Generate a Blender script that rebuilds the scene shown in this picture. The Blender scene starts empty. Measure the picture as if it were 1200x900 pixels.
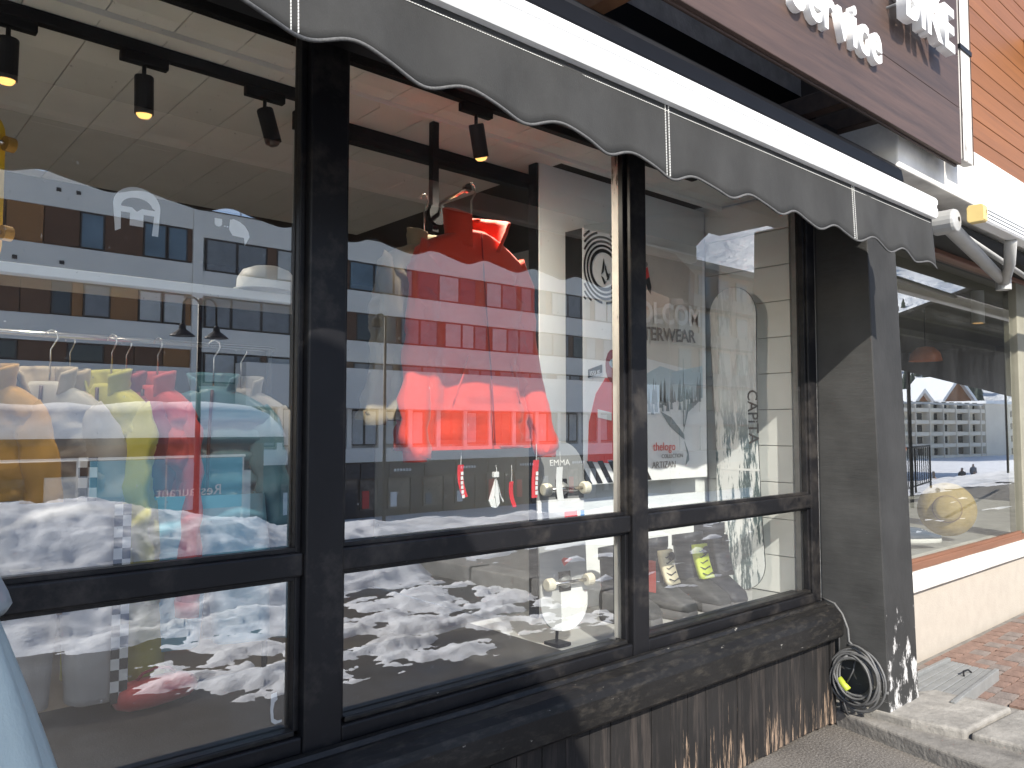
import bpy, bmesh, math, random
from mathutils import Vector, Matrix, noise
R = math.radians
random.seed(7)
SC = bpy.context.scene
COL = SC.collection

# ------------------------------------------------------------------ camera, sky, sun, exposure
cam_d = bpy.data.cameras.new('camera'); CAM = bpy.data.objects.new('camera', cam_d); COL.objects.link(CAM)
cam_d.sensor_width = 36.0; cam_d.lens = 27.9; cam_d.clip_start = 0.05; cam_d.clip_end = 3000
CAM.location = (0, 0, 1.5)
CAM.rotation_euler = (R(90 + 3.08), 0, R(48.5 - 90))
SC.camera = CAM
SUN = Vector((0.47, 1.0, -0.80)).normalized()          # direction the light travels
world = bpy.data.worlds.new('World'); SC.world = world; world.use_nodes = True
wn = world.node_tree.nodes; wl = world.node_tree.links
sky = wn.new('ShaderNodeTexSky'); sky.sky_type = 'NISHITA'; sky.sun_disc = False
sky.sun_elevation = math.asin(-SUN.z)
sky.sun_rotation = math.atan2(-SUN.x, -SUN.y)
sky.altitude = 1800; sky.air_density = 1.0; sky.dust_density = 3.0; sky.ozone_density = 1.0
bg = wn['Background']; bg.inputs['Strength'].default_value = 0.15
wl.new(sky.outputs[0], bg.inputs[0])
sd = bpy.data.lights.new('sun', 'SUN'); sd.energy = 3.9; sd.angle = R(0.5); sd.color = (1.0, 0.94, 0.84)
so = bpy.data.objects.new('sun', sd); COL.objects.link(so); so.location = (-10, -20, 20)
so.rotation_euler = SUN.to_track_quat('-Z', 'Y').to_euler()
vs = SC.view_settings; vs.view_transform = 'Standard'; vs.look = 'None'; vs.exposure = 1.0; vs.gamma = 1.0
vs.use_curve_mapping = False
SC.render.engine = 'CYCLES'
SC.cycles.use_denoising = True
SC.cycles.max_bounces = 10; SC.cycles.transparent_max_bounces = 16
SC.cycles.sample_clamp_indirect = 6.0; SC.cycles.caustics_reflective = False; SC.cycles.caustics_refractive = False

# ------------------------------------------------------------------ helpers: materials
MATS = {}
def L3(c, k=1.0): return (min(1, c[0]*k), min(1, c[1]*k), min(1, c[2]*k), 1)
def newmat(name):
    m = bpy.data.materials.new(name); m.use_nodes = True
    nt = m.node_tree; b = nt.nodes['Principled BSDF']; MATS[name] = m
    return m, nt, b
def tex_coord(nt, scale=(1, 1, 1), kind='Object'):
    tc = nt.nodes.new('ShaderNodeTexCoord'); mp = nt.nodes.new('ShaderNodeMapping')
    mp.inputs['Scale'].default_value = scale
    nt.links.new(tc.outputs[kind], mp.inputs['Vector']); return mp.outputs['Vector']
def pos_coord(nt, scale=(1, 1, 1)):
    g = nt.nodes.new('ShaderNodeNewGeometry'); mp = nt.nodes.new('ShaderNodeMapping')
    mp.inputs['Scale'].default_value = scale
    nt.links.new(g.outputs['Position'], mp.inputs['Vector']); return mp.outputs['Vector']
def add_noise(nt, vec, scale, detail=5, rough=.6):
    n = nt.nodes.new('ShaderNodeTexNoise'); n.inputs['Scale'].default_value = scale
    n.inputs['Detail'].default_value = detail; n.inputs['Roughness'].default_value = rough
    nt.links.new(vec, n.inputs['Vector']); return n.outputs['Fac']
def ramp(nt, fac, stops, interp='LINEAR'):
    r = nt.nodes.new('ShaderNodeValToRGB'); r.color_ramp.interpolation = interp
    e = r.color_ramp.elements
    while len(e) < len(stops): e.new(0.5)
    for el, (p, c) in zip(e, stops):
        el.position = p; el.color = (c, c, c, 1) if isinstance(c, (int, float)) else L3(c)
    nt.links.new(fac, r.inputs['Fac']); return r.outputs['Color']
def mixc(nt, fac, a, b, mode='MIX'):
    m = nt.nodes.new('ShaderNodeMix'); m.data_type = 'RGBA'; m.blend_type = mode
    for sock, v in ((m.inputs[0], fac), (m.inputs[6], a), (m.inputs[7], b)):
        if isinstance(v, (int, float)): sock.default_value = v
        elif isinstance(v, tuple): sock.default_value = L3(v)
        else: nt.links.new(v, sock)
    return m.outputs[2]
def mathn(nt, op, a, b=0.0):
    m = nt.nodes.new('ShaderNodeMath'); m.operation = op
    for s, v in ((m.inputs[0], a), (m.inputs[1], b)):
        if isinstance(v, (int, float)): s.default_value = v
        else: nt.links.new(v, s)
    return m.outputs[0]
def bump(nt, b, h, strength=.3, dist=.01):
    n = nt.nodes.new('ShaderNodeBump'); n.inputs['Strength'].default_value = strength
    n.inputs['Distance'].default_value = dist
    nt.links.new(h, n.inputs['Height']); nt.links.new(n.outputs['Normal'], b.inputs['Normal'])
def mat(name, col, rough=.6, metal=0.0, var=.15, scale=6, stretch=(1, 1, 1), bmp=0.0, bscale=None, bdist=.01, spec=.5, world_pos=False):
    """plain procedural paint/fabric/metal: colour with cloudy variation and fine relief"""
    m, nt, b = newmat(name)
    v = pos_coord(nt, stretch) if world_pos else tex_coord(nt, stretch)
    f = add_noise(nt, v, scale)
    c = ramp(nt, f, [(.25, L3(col, 1 - var)[:3]), (.75, L3(col, 1 + var)[:3])])
    nt.links.new(c, b.inputs['Base Color'])
    b.inputs['Roughness'].default_value = rough; b.inputs['Metallic'].default_value = metal
    b.inputs['Specular IOR Level'].default_value = spec
    if bmp: bump(nt, b, add_noise(nt, v, bscale or scale*6, 4), bmp, bdist)
    return m
def emit(name, col, strength):
    m, nt, b = newmat(name)
    b.inputs['Base Color'].default_value = L3(col); b.inputs['Emission Color'].default_value = L3(col)
    b.inputs['Emission Strength'].default_value = strength; return m
def weathered(name, base, chip, amount, stretch=(1, 1, 1), scale=9, rough=.5, zfade=None, dust=None, bmp=.25):
    """old paint with chips showing the coat or wood beneath; zfade=(z0,z1): more chips towards z0"""
    m, nt, b = newmat(name)
    v = pos_coord(nt, stretch)
    n1 = add_noise(nt, v, scale, 8, .7)
    if zfade:
        g = nt.nodes.new('ShaderNodeNewGeometry'); s = nt.nodes.new('ShaderNodeSeparateXYZ')
        nt.links.new(g.outputs['Position'], s.inputs[0])
        mr = nt.nodes.new('ShaderNodeMapRange'); mr.inputs[1].default_value = zfade[0]; mr.inputs[2].default_value = zfade[1]
        mr.inputs[3].default_value = zfade[2] if len(zfade) > 2 else .12; mr.inputs[4].default_value = -.05
        nt.links.new(s.outputs['Z'], mr.inputs[0])
        n1 = mathn(nt, 'ADD', n1, mr.outputs[0])
    mask = ramp(nt, n1, [(1 - amount - .03, 0.0), (1 - amount + .03, 1.0)])
    n2 = add_noise(nt, pos_coord(nt), 3.0)
    c0 = ramp(nt, n2, [(.3, L3(base, .75)[:3]), (.75, L3(base, 1.35)[:3])])
    if dust:
        d = ramp(nt, add_noise(nt, pos_coord(nt, dust[1]), dust[2], 6, .7), [(.5, 0.0), (.72, dust[3])])
        c0 = mixc(nt, d, c0, dust[0])
    c1 = ramp(nt, add_noise(nt, v, scale*2.2), [(.3, L3(chip, .55)[:3]), (.7, chip)])
    nt.links.new(mixc(nt, mask, c0, c1), b.inputs['Base Color'])
    b.inputs['Roughness'].default_value = rough; b.inputs['Specular IOR Level'].default_value = .2
    bump(nt, b, mathn(nt, 'SUBTRACT', add_noise(nt, v, scale*1.5), mathn(nt, 'MULTIPLY', mask, .6)), bmp, .004)
    return m
def wood(name, c0, c1, axis='x', rough=.55, scale=3.0, grain=26, bmp=.2):
    m, nt, b = newmat(name)
    st = {'x': (1, grain, grain), 'y': (grain, 1, grain), 'z': (grain, grain, 1)}[axis]
    v = pos_coord(nt, st)
    f = add_noise(nt, v, scale*.35, 7, .65)
    c = ramp(nt, f, [(.25, c0), (.5, tuple((a+b_)/2 for a, b_ in zip(c0, c1))), (.78, c1)])
    oi = nt.nodes.new('ShaderNodeObjectInfo')
    c = mixc(nt, ramp(nt, oi.outputs['Random'], [(0, 0.0), (1, .35)]), c, L3(c0, .8)[:3])
    nt.links.new(c, b.inputs['Base Color']); b.inputs['Roughness'].default_value = rough
    bump(nt, b, f, bmp, .004); return m
def stripes(name, cols, axis, width, rough=.5, rot=None, sharp=True):
    """flat printed stripes across an object's own coordinates"""
    m, nt, b = newmat(name)
    tc = nt.nodes.new('ShaderNodeTexCoord'); mp = nt.nodes.new('ShaderNodeMapping')
    if rot: mp.inputs['Rotation'].default_value = rot
    nt.links.new(tc.outputs['Object'], mp.inputs['Vector'])
    s = nt.nodes.new('ShaderNodeSeparateXYZ'); nt.links.new(mp.outputs[0], s.inputs[0])
    f = mathn(nt, 'FRACT', mathn(nt, 'DIVIDE', s.outputs['XYZ'.index(axis)], width))
    n = len(cols)
    c = ramp(nt, f, [(i/n, cols[i]) for i in range(n)], 'CONSTANT')
    nt.links.new(c, b.inputs['Base Color']); b.inputs['Roughness'].default_value = rough; return m
def zones(name, axis, stops, rough=.6, var=.1, scale=8):
    """bands of colour along one of the object's own axes: stops=[(from_value, colour)] in metres"""
    m, nt, b = newmat(name)
    tc = nt.nodes.new('ShaderNodeTexCoord'); s = nt.nodes.new('ShaderNodeSeparateXYZ')
    nt.links.new(tc.outputs['Object'], s.inputs[0])
    mr = nt.nodes.new('ShaderNodeMapRange'); mr.inputs[1].default_value = -3; mr.inputs[2].default_value = 3
    nt.links.new(s.outputs['XYZ'.index(axis)], mr.inputs[0])
    c = ramp(nt, mr.outputs[0], [((p+3)/6, c_) for p, c_ in stops], 'CONSTANT')
    k = ramp(nt, add_noise(nt, tc.outputs['Object'], scale), [(.3, 1 - var), (.7, 1.0)])
    nt.links.new(mixc(nt, 1.0, c, k, 'MULTIPLY'), b.inputs['Base Color']); b.inputs['Roughness'].default_value = rough
    return m
def glass(name, f0, tint=(1, 1, 1), haze=.02, wav=.0):
    """window glass: clear, with angle-dependent mirror reflection and a little dust"""
    m = bpy.data.materials.new(name); m.use_nodes = True; nt = m.node_tree; MATS[name] = m
    for n in list(nt.nodes): nt.nodes.remove(n)
    out = nt.nodes.new('ShaderNodeOutputMaterial')
    tr = nt.nodes.new('ShaderNodeBsdfTransparent'); tr.inputs[0].default_value = L3(tint)
    gl = nt.nodes.new('ShaderNodeBsdfGlossy'); gl.inputs['Roughness'].default_value = 0.0
    gl.inputs['Color'].default_value = (1, 1, 1, 1)
    df = nt.nodes.new('ShaderNodeBsdfDiffuse'); df.inputs[0].default_value = (.7, .72, .74, 1)
    g = nt.nodes.new('ShaderNodeNewGeometry'); vm = nt.nodes.new('ShaderNodeVectorMath'); vm.operation = 'DOT_PRODUCT'
    nt.links.new(g.outputs['True Normal'], vm.inputs[0]); nt.links.new(g.outputs['Incoming'], vm.inputs[1])
    c = mathn(nt, 'ABSOLUTE', vm.outputs['Value'])
    p = mathn(nt, 'POWER', mathn(nt, 'SUBTRACT', 1.0, c), 5.0)
    F = mathn(nt, 'ADD', mathn(nt, 'MULTIPLY', p, 1 - f0), f0)
    ms = nt.nodes.new('ShaderNodeMixShader'); nt.links.new(F, ms.inputs[0])
    nt.links.new(tr.outputs[0], ms.inputs[1]); nt.links.new(gl.outputs[0], ms.inputs[2])
    v = pos_coord(nt, (1, 1, .35))
    d = ramp(nt, add_noise(nt, v, 2.4, 9, .75), [(.45, haze*.35), (.75, haze*2.0)])
    sp = ramp(nt, add_noise(nt, pos_coord(nt), 85, 2, .5), [(.735, 0.0), (.76, .25)])
    dd = mathn(nt, 'MAXIMUM', d, sp)
    m2 = nt.nodes.new('ShaderNodeMixShader'); nt.links.new(dd, m2.inputs[0])
    nt.links.new(ms.outputs[0], m2.inputs[1]); nt.links.new(df.outputs[0], m2.inputs[2])
    if wav:
        bp = nt.nodes.new('ShaderNodeBump'); bp.inputs['Strength'].default_value = wav; bp.inputs['Distance'].default_value = .02
        nt.links.new(add_noise(nt, pos_coord(nt), 1.3, 1, .3), bp.inputs['Height'])
        nt.links.new(bp.outputs[0], gl.inputs['Normal'])
    nt.links.new(m2.outputs[0], out.inputs[0])
    return m

# ------------------------------------------------------------------ helpers: objects
def obj(name, me, m=None, parent=None, loc=None, smooth=False, bev=0.0, seg=2):
    o = bpy.data.objects.new(name, me); COL.objects.link(o)
    if m is not None and not me.materials: me.materials.append(MATS[m] if isinstance(m, str) else m)
    if parent: o.parent = parent
    if loc: o.location = loc
    if smooth:
        for p in me.polygons: p.use_smooth = True
    if bev:
        b = o.modifiers.new('bevel', 'BEVEL'); b.width = bev; b.segments = seg; b.limit_method = 'ANGLE'; b.angle_limit = R(40)
    return o
def tag(o, label=None, cat=None, group=None, kind=None):
    if label: o['label'] = label
    if cat: o['category'] = cat
    if group: o['group'] = group
    if kind: o['kind'] = kind
    return o
def thing(name, label, cat, loc=(0, 0, 0), rz=0.0, group=None, rot=None):
    o = bpy.data.objects.new(name, None); COL.objects.link(o); o.empty_display_size = .1
    o.location = loc; o.rotation_euler = rot or (0, 0, rz)
    return tag(o, label, cat, group)
class MB:
    def __init__(s): s.v = []; s.f = []
    def add(s, vs, fs):
        k = len(s.v); s.v += [tuple(v) for v in vs]; s.f += [tuple(i + k for i in f) for f in fs]; return s
    def box(s, x0, x1, y0, y1, z0, z1):
        return s.add([(x0,y0,z0),(x1,y0,z0),(x1,y1,z0),(x0,y1,z0),(x0,y0,z1),(x1,y0,z1),(x1,y1,z1),(x0,y1,z1)],
                     [(0,3,2,1),(4,5,6,7),(0,1,5,4),(1,2,6,5),(2,3,7,6),(3,0,4,7)])
    def hexa(s, p): return s.add(p, [(0,3,2,1),(4,5,6,7),(0,1,5,4),(1,2,6,5),(2,3,7,6),(3,0,4,7)])
    def tube(s, path, r, n=8, cap=True, squash=1.0):
        P = [Vector(p) for p in path]; rings = []
        rr = r if isinstance(r, (list, tuple)) else [r]*len(P)
        up = None
        for i, p in enumerate(P):
            d = (P[min(i+1, len(P)-1)] - P[max(i-1, 0)])
            d = d.normalized() if d.length > 1e-9 else Vector((0, 0, 1))
            if up is None: up = Vector((0, 0, 1)) if abs(d.z) < .9 else Vector((0, 1, 0))
            a = d.cross(up); a = a.normalized() if a.length > 1e-6 else Vector((1, 0, 0)); b = a.cross(d).normalized(); up = b
            rings.append([p + (a*math.cos(t) + b*math.sin(t)*squash)*rr[i] for t in [2*math.pi*j/n for j in range(n)]])
        return s.loft(rings, cap)
    def loft(s, rings, cap=True, closed=True):
        n = len(rings[0]); vs = [p for r in rings for p in r]; fs = []
        for i in range(len(rings) - 1):
            for j in range(n if closed else n - 1):
                a, b = i*n + j, i*n + (j+1) % n
                fs.append((a, b, b + n, a + n))
        if cap: fs.append(tuple(range(n-1, -1, -1))); fs.append(tuple(range((len(rings)-1)*n, len(rings)*n)))
        return s.add(vs, fs)
    def lathe(s, prof, c=(0, 0, 0), n=16, axis='z', cap=True):
        rings = []
        for r, h in prof:
            ring = []
            for j in range(n):
                t = 2*math.pi*j/n; a, b = r*math.cos(t), r*math.sin(t)
                q = {'z': (a, b, h), 'y': (a, h, b), 'x': (h, a, b)}[axis]
                ring.append((c[0]+q[0], c[1]+q[1], c[2]+q[2]))
            rings.append(ring)
        return s.loft(rings, cap)
    def prism(s, pts, d0, d1, axis='y'):
        """outline pts (a,b) extruded along axis from d0 to d1"""
        n = len(pts)
        def q(a, b, d): return {'y': (a, d, b), 'z': (a, b, d), 'x': (d, a, b)}[axis]
        vs = [q(a, b, d0) for a, b in pts] + [q(a, b, d1) for a, b in pts]
        fs = [tuple(range(n-1, -1, -1)), tuple(range(n, 2*n))] + [(i, (i+1) % n, n + (i+1) % n, n + i) for i in range(n)]
        return s.add(vs, fs)
    def mesh(s, name='mesh'):
        me = bpy.data.meshes.new(name); me.from_pydata(s.v, [], s.f); me.update()
        bm = bmesh.new(); bm.from_mesh(me); bmesh.ops.recalc_face_normals(bm, faces=bm.faces); bm.to_mesh(me); bm.free(); return me
    def build(s, name, m, parent=None, loc=None, smooth=False, bev=0.0, seg=2):
        return obj(name, s.mesh(name), m, parent, loc, smooth, bev, seg)
def box(name, m, x0, x1, y0, y1, z0, z1, parent=None, bev=0.0, seg=2): return MB().box(x0, x1, y0, y1, z0, z1).build(name, m, parent, bev=bev, seg=seg)
def struct(o): return tag(o, kind='structure')
def fbm(x, y, z=0.0, o=5): return noise.fractal(Vector((x, y, z)), 0.9, 2.0, o)
def text_mesh(s, size, ext, bold=0.0):
    cu = bpy.data.curves.new('lettering', 'FONT'); cu.body = s; cu.size = size; cu.extrude = ext; cu.offset = bold; cu.resolution_u = 3
    t = bpy.data.objects.new('lettering_source', cu); COL.objects.link(t)
    bpy.context.view_layer.update()
    me = bpy.data.meshes.new_from_object(t.evaluated_get(bpy.context.evaluated_depsgraph_get()))
    bpy.data.objects.remove(t); bpy.data.curves.remove(cu)
    return me
def place_text(name, s, m, size, ext, M, parent=None, bold=0.0, sx=1.0):
    """lettering lying in its own xy plane, moved by matrix M"""
    me = text_mesh(s, size, ext, bold)
    me.transform(M @ Matrix.Diagonal((sx, 1, 1, 1))); me.update()
    me.materials.clear()
    return obj(name, me, m, parent)
FACE_STREET = Matrix.Rotation(R(90), 4, 'X')           # lettering upright, read from the street side (-y)
FACE_SHOP = Matrix.Rotation(R(180), 4, 'Z') @ FACE_STREET
def copy_tree(o, parent=None):
    c = o.copy(); COL.objects.link(c); c.parent = parent
    for ch in list(o.children): copy_tree(ch, c)
    return c

# ------------------------------------------------------------------ materials
weathered('black_frame', (.0095, .0095, .011), (.42, .40, .37), .255, (1, 1, 1), 26, .42, bmp=.12, dust=((.13, .115, .10), (1, 1, 1), 5, .28))
weathered('black_sill', (.013, .0125, .0125), (.46, .44, .40), .31, (1, 2.0, 2.0), 15, .38, bmp=.3, dust=((.17, .15, .12), (1.3, 4, 4), 11, .17))
weathered('black_plinth', (.017, .016, .016), (.40, .29, .21), .29, (4.2, 4.2, .34), 9, .75, zfade=(.02, .46, .17), bmp=.7, dust=((.085, .07, .062), (6, 6, .5), 4, .6))
weathered('black_pillar', (.058, .058, .057), (.50, .49, .48), .325, (1, .6, 3.4), 7, .55, zfade=(.12, .75, .10), bmp=.5)
weathered('grey_pillar', (.034, .034, .034), (.62, .61, .60), .325, (1.5, 1.5, .8), 9, .6, zfade=(.12, .80, .17), bmp=.5)
mat('black_metal', (.012, .012, .014), .45, .0, .2, 8, spec=.25)
mat('black_satin', (.006, .006, .007), .5, 0, .2, 5, spec=.15)
mat('black_gloss', (.012, .013, .016), .3, .0, .2, 8)
mat('awning_fabric', (.028, .028, .0275), .95, 0, .38, 5, (1, 1, .6), .3, 300, .002, world_pos=True)
mat('awning_dark', (.018, .018, .019), .95, 0, .2, 4)
mat('thread', (.62, .62, .60), .9)
mat('cord_grey', (.09, .09, .09), .9, 0, .4, 200)
mat('white_bar', (.80, .80, .79), .32, 0, .03, 4)
mat('white_paint', (.80, .80, .78), .5, 0, .06, 5)
weathered('white_old', (.50, .48, .45), (.10, .08, .07), .36, (3, 3, .8), 8, .7)
mat('letter_white', (.85, .85, .84), .4, 0, .02, 3)
wood('sign_wood', (.035, .024, .021), (.115, .068, .052), 'x', .55, 3.2, 22)
wood('sign_frame_wood', (.02, .014, .012), (.07, .04, .03), 'x', .6, 3, 20)
wood('orange_wood', (.17, .064, .021), (.27, .105, .034), 'x', .5, 3, 30)
wood('bracket_wood', (.22, .10, .05), (.32, .16, .08), 'z', .6)
wood('brown_wood', (.16, .075, .045), (.27, .13, .08), 'x', .5)
mat('concrete', (.30, .295, .285), .9, 0, .22, 14, bmp=.5, bscale=60, world_pos=True)
mat('render_white', (.66, .65, .62), .85, 0, .10, 3, bmp=.3, bscale=40, world_pos=True)
weathered('slab_white', (.70, .68, .64), (.32, .28, .24), .33, (1, 1, 1), 5, .8)
mat('wall_cream', (.39, .35, .30), .9, 0, .07, 9, bmp=.25, bscale=70, world_pos=True)
mat('stone', (.20, .188, .17), .85, 0, .40, 7, bmp=.6, bscale=34, world_pos=True)
mat('stone_pale', (.27, .255, .23), .85, 0, .42, 7, bmp=.6, bscale=34, world_pos=True)
mat('galvanised', (.30, .31, .31), .5, .6, .2, 12)
mat('rubber_grey', (.10, .10, .10), .55, 0, .2, 40)
mat('rubber_dark', (.045, .045, .047), .55, 0, .2, 40)
mat('tape_green', (.42, .50, .05), .5)
mat('ceiling_white', (.82, .82, .79), .75, 0, .05, 5, world_pos=True)
mat('wall_grey', (.76, .78, .77), .8, 0, .05, 3, world_pos=True)
mat('plank_white', (.78, .78, .75), .7, 0, .07, 6, (1, .3, 1), world_pos=True)
mat('interior_brown', (.045, .032, .024), .85, 0, .2, 2)
mat('interior_floor', (.30, .26, .21), .5, 0, .2, 3)
mat('platform', (.42, .42, .41), .6, 0, .1, 4, world_pos=True)
glass('shop_glass', .275, (.97, .99, .985), .018, .018)
glass('neighbour_glass', .36, (.95, .97, .93), .02, .02)
mat('chrome', (.65, .62, .58), .2, 1.0, .05)
mat('wood_hanger', (.45, .28, .15), .5)
emit('lamp_warm', (1.0, .56, .16), 1.1)
mat('sticker', (.80, .81, .82), .5)
mat('dark_olive', (.05, .048, .035), .8); mat('olive_beam', (.25, .24, .19), .7); mat('nb_ceiling', (.16, .155, .125), .8)

# ------------------------------------------------------------------ the ground
m, nt, b = newmat('asphalt')
v = pos_coord(nt); f = add_noise(nt, v, 1.1, 6, .6)
c = ramp(nt, f, [(.3, (.065, .058, .052)), (.55, (.12, .108, .096)), (.8, (.18, .163, .145))])
c = mixc(nt, ramp(nt, add_noise(nt, v, 95, 3), [(.42, 0.0), (.68, .7)]), c, (.27, .25, .225))
g_ = nt.nodes.new('ShaderNodeNewGeometry'); s_ = nt.nodes.new('ShaderNodeSeparateXYZ'); nt.links.new(g_.outputs['Position'], s_.inputs[0])
mr = nt.nodes.new('ShaderNodeMapRange'); mr.inputs[1].default_value = 1.3; mr.inputs[2].default_value = .5; nt.links.new(s_.outputs['Y'], mr.inputs[0])
wet = ramp(nt, mathn(nt, 'ADD', mathn(nt, 'MULTIPLY', mr.outputs[0], .8), mathn(nt, 'MULTIPLY', f, .4)), [(.5, 0.0), (.75, 1.0)])
c = mixc(nt, wet, c, ramp(nt, f, [(.3, (.020, .017, .015)), (.7, (.055, .046, .040))]))
nt.links.new(c, b.inputs['Base Color'])
nt.links.new(ramp(nt, f, [(.35, .35), (.6, .85)]), b.inputs['Roughness'])
bump(nt, b, add_noise(nt, v, 90, 4), .8, .010)
m, nt, b = newmat('snow')
v = pos_coord(nt)
d1 = ramp(nt, add_noise(nt, v, .9, 9, .75), [(.50, 0.0), (.72, .55)])
c = mixc(nt, d1, (.86, .88, .91), (.36, .33, .31))
nt.links.new(c, b.inputs['Base Color']); b.inputs['Roughness'].default_value = .75
b.inputs['Subsurface Weight'].default_value = .0
bump(nt, b, mathn(nt, 'ADD', add_noise(nt, v, 6, 6, .7), mathn(nt, 'MULTIPLY', add_noise(nt, v, 40, 3), .2)), .35, .06)
m, nt, b = newmat('far_snow')
v = pos_coord(nt)
d1 = ramp(nt, add_noise(nt, v, .03, 9, .7), [(.56, 0.0), (.70, .35)])
nt.links.new(mixc(nt, d1, (.84, .87, .90), (.45, .45, .47)), b.inputs['Base Color']); b.inputs['Roughness'].default_value = .8
bump(nt, b, add_noise(nt, v, .12, 8, .65), 1.0, 4.0)

me = bpy.data.meshes.new('pavement')
me.from_pydata([(-60, -3.3, 0), (60, -3.3, 0), (60, 60, 0), (-60, 60, 0)], [], [(0, 1, 2, 3)])
struct(obj('pavement', me, 'asphalt'))

def lerp(a, b_, t): t = max(0, min(1, t)); return a + (b_ - a)*t
def smooth(a, b_, t): t = max(0, min(1, t)); t = t*t*(3-2*t); return a + (b_ - a)*t
def crest(x):
    pts = [(-40, .7), (0, .80), (2, .78), (3.1, .60), (4.0, .36), (5.6, .30), (8.8, .20), (14, .06), (60, .02)]
    for (a, za), (b2, zb) in zip(pts, pts[1:]):
        if a <= x <= b2: return za + (zb-za)*(x-a)/(b2-a)
    return .02
def terrain(x, y):
    h = crest(x)
    if y > -4.2: z = smooth(-.05, h, (-1.55 - y)/2.65)
    else: z = smooth(h, -3.4, (-4.2 - y)/9.0)
    a = smooth(0, 1, (-1.2 - y)/1.4)
    z += a*(.075*fbm(x*1.3, y*1.3) + .026*fbm(x*4.5, y*4.5, 3))*(1 if y > -12 else .6)
    if y > -3.4: z += .035*fbm(x*2.2, y*5.0, 9) - .005
    if y > -1.9: z += smooth(0, 1, (.5 - y)/.8)*smooth(0, 1, (x - .9)/1.2)*(.055*fbm(x*1.4, y*1.9, 5) + .030*fbm(x*5, y*7, 8) + .010*fbm(x*15, y*18, 2) + .068)
    if y < -62: z += (.16*(-62 - y))*(1 + .12*fbm(x*.01, y*.01))
    if x > 195: z += .46*(x - 195)*(1 + .10*fbm(x*.012, y*.012, 4))
    if (y < -80 or x > 220): z += 5*fbm(x*.018, y*.018, 7)
    return z
def axis_pts(segs):
    out = []
    for a, b2, n in segs: out += [a + (b2-a)*i/n for i in range(n)]
    out.append(segs[-1][1]); return out
XS = axis_pts([(-40, -2, 14), (-2, .9, 40), (.9, 5.2, 170), (5.2, 12, 60), (12, 40, 50), (40, 200, 40), (200, 460, 60)])
YS = axis_pts([(.6, -1.0, 44), (-1.0, -6, 90), (-6, -16, 36), (-16, -60, 22), (-60, -330, 60)])
vs_ = [(x, y, terrain(x, y)) for y in YS for x in XS]; n = len(XS)
fs_ = [(i*n+j, (i+1)*n+j, (i+1)*n+j+1, i*n+j+1) for i in range(len(YS)-1) for j in range(n-1)]
me = bpy.data.meshes.new('snow_ground'); me.from_pydata(vs_, [], fs_); me.update()
o = obj('snow_ground', me, 'snow', smooth=True); me.materials.append(MATS['far_snow']); struct(o)
for p in me.polygons:
    cc = p.center
    if cc.y < -60 or cc.x > 190: p.material_index = 1

# raised brick terrace on the right, its stone kerb
terr = struct(MB().prism([(4.06, 1.40), (4.12, 2.06), (48, 2.06), (48, -1.4), (5.2, -3.4), (5.12, .10), (4.55, .55)], -.05, .052, 'z').build('terrace_paving', 'stone'))
MB_br = MB().box(-.062, .062, -.044, .044, 0, .014).mesh('brick')
mat('paver_red', (.21, .135, .105), .9, 0, .3, 12, bmp=.6, bscale=60)
mat('paver_grey', (.20, .165, .145), .9, 0, .3, 12, bmp=.6, bscale=60)
MB_br.materials.append(MATS['paver_red']); MB_br2 = MB_br.copy(); MB_br2.materials.clear(); MB_br2.materials.append(MATS['paver_grey'])
cnt = 0
for r_ in range(11):
    for q_ in range(20):
        x = 4.50 + q_*.132 + (r_ % 2)*.066; y = 1.965 - r_*.096
        if y < 1.52 and x < 4.62 + (1.5-y)*.55: continue
        if cnt >= 200: continue
        o = obj('brick', random.choice((MB_br, MB_br, MB_br2)), None, terr, (x + random.uniform(-.003, .003), y + random.uniform(-.003, .003), .0515 + random.uniform(0, .005)))
        o.rotation_euler = (random.uniform(-.012, .012), random.uniform(-.012, .012), random.uniform(-.03, .03)); cnt += 1

kerb = thing('stone_kerb', 'worn grey stone step edging the terrace at the foot of the black pillar', 'kerb')
def stone(name, pts, z0, z1, m='stone', bev=.015):
    mb = MB().prism(pts, z0, z1, 'z'); o = mb.build(name, m, kerb, bev=bev, seg=3); return o
stone('lower_stone', [(3.93, 1.985), (3.80, 1.44), (3.68, .86), (4.62, .52), (4.72, .66), (4.10, 1.30), (4.08, 1.70), (3.985, 1.985)], -.05, .075)
stone('upper_stone', [(3.968, 2.06), (3.955, 1.62), (4.00, 1.40), (4.50, 1.36), (4.50, 1.72), (4.33, 1.80), (4.33, 2.06)], .0, .118, 'stone_pale')
stone('upper_stone', [(4.015, 1.385), (4.02, 1.12), (4.86, .60), (5.02, .78), (4.51, 1.345)], .0, .108, 'stone_pale')
k2 = thing('street_kerb', 'long pale kerb running out into the snow, mirrored low in the window', 'kerb')
for i in range(5):
    y0, y1 = .52 - i*.79, .52 - (i+1)*.79 + .012
    xx = lambda y: 4.70 + (y + 3.4)*.07
    MB().prism([(xx(y0), y0), (xx(y1), y1), (xx(y1)+.26, y1), (xx(y0)+.26, y0)], -.06, .15 + .006*(i % 2), 'z').build('kerb_stone', 'stone_pale', k2, bev=.02, seg=3)

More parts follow.
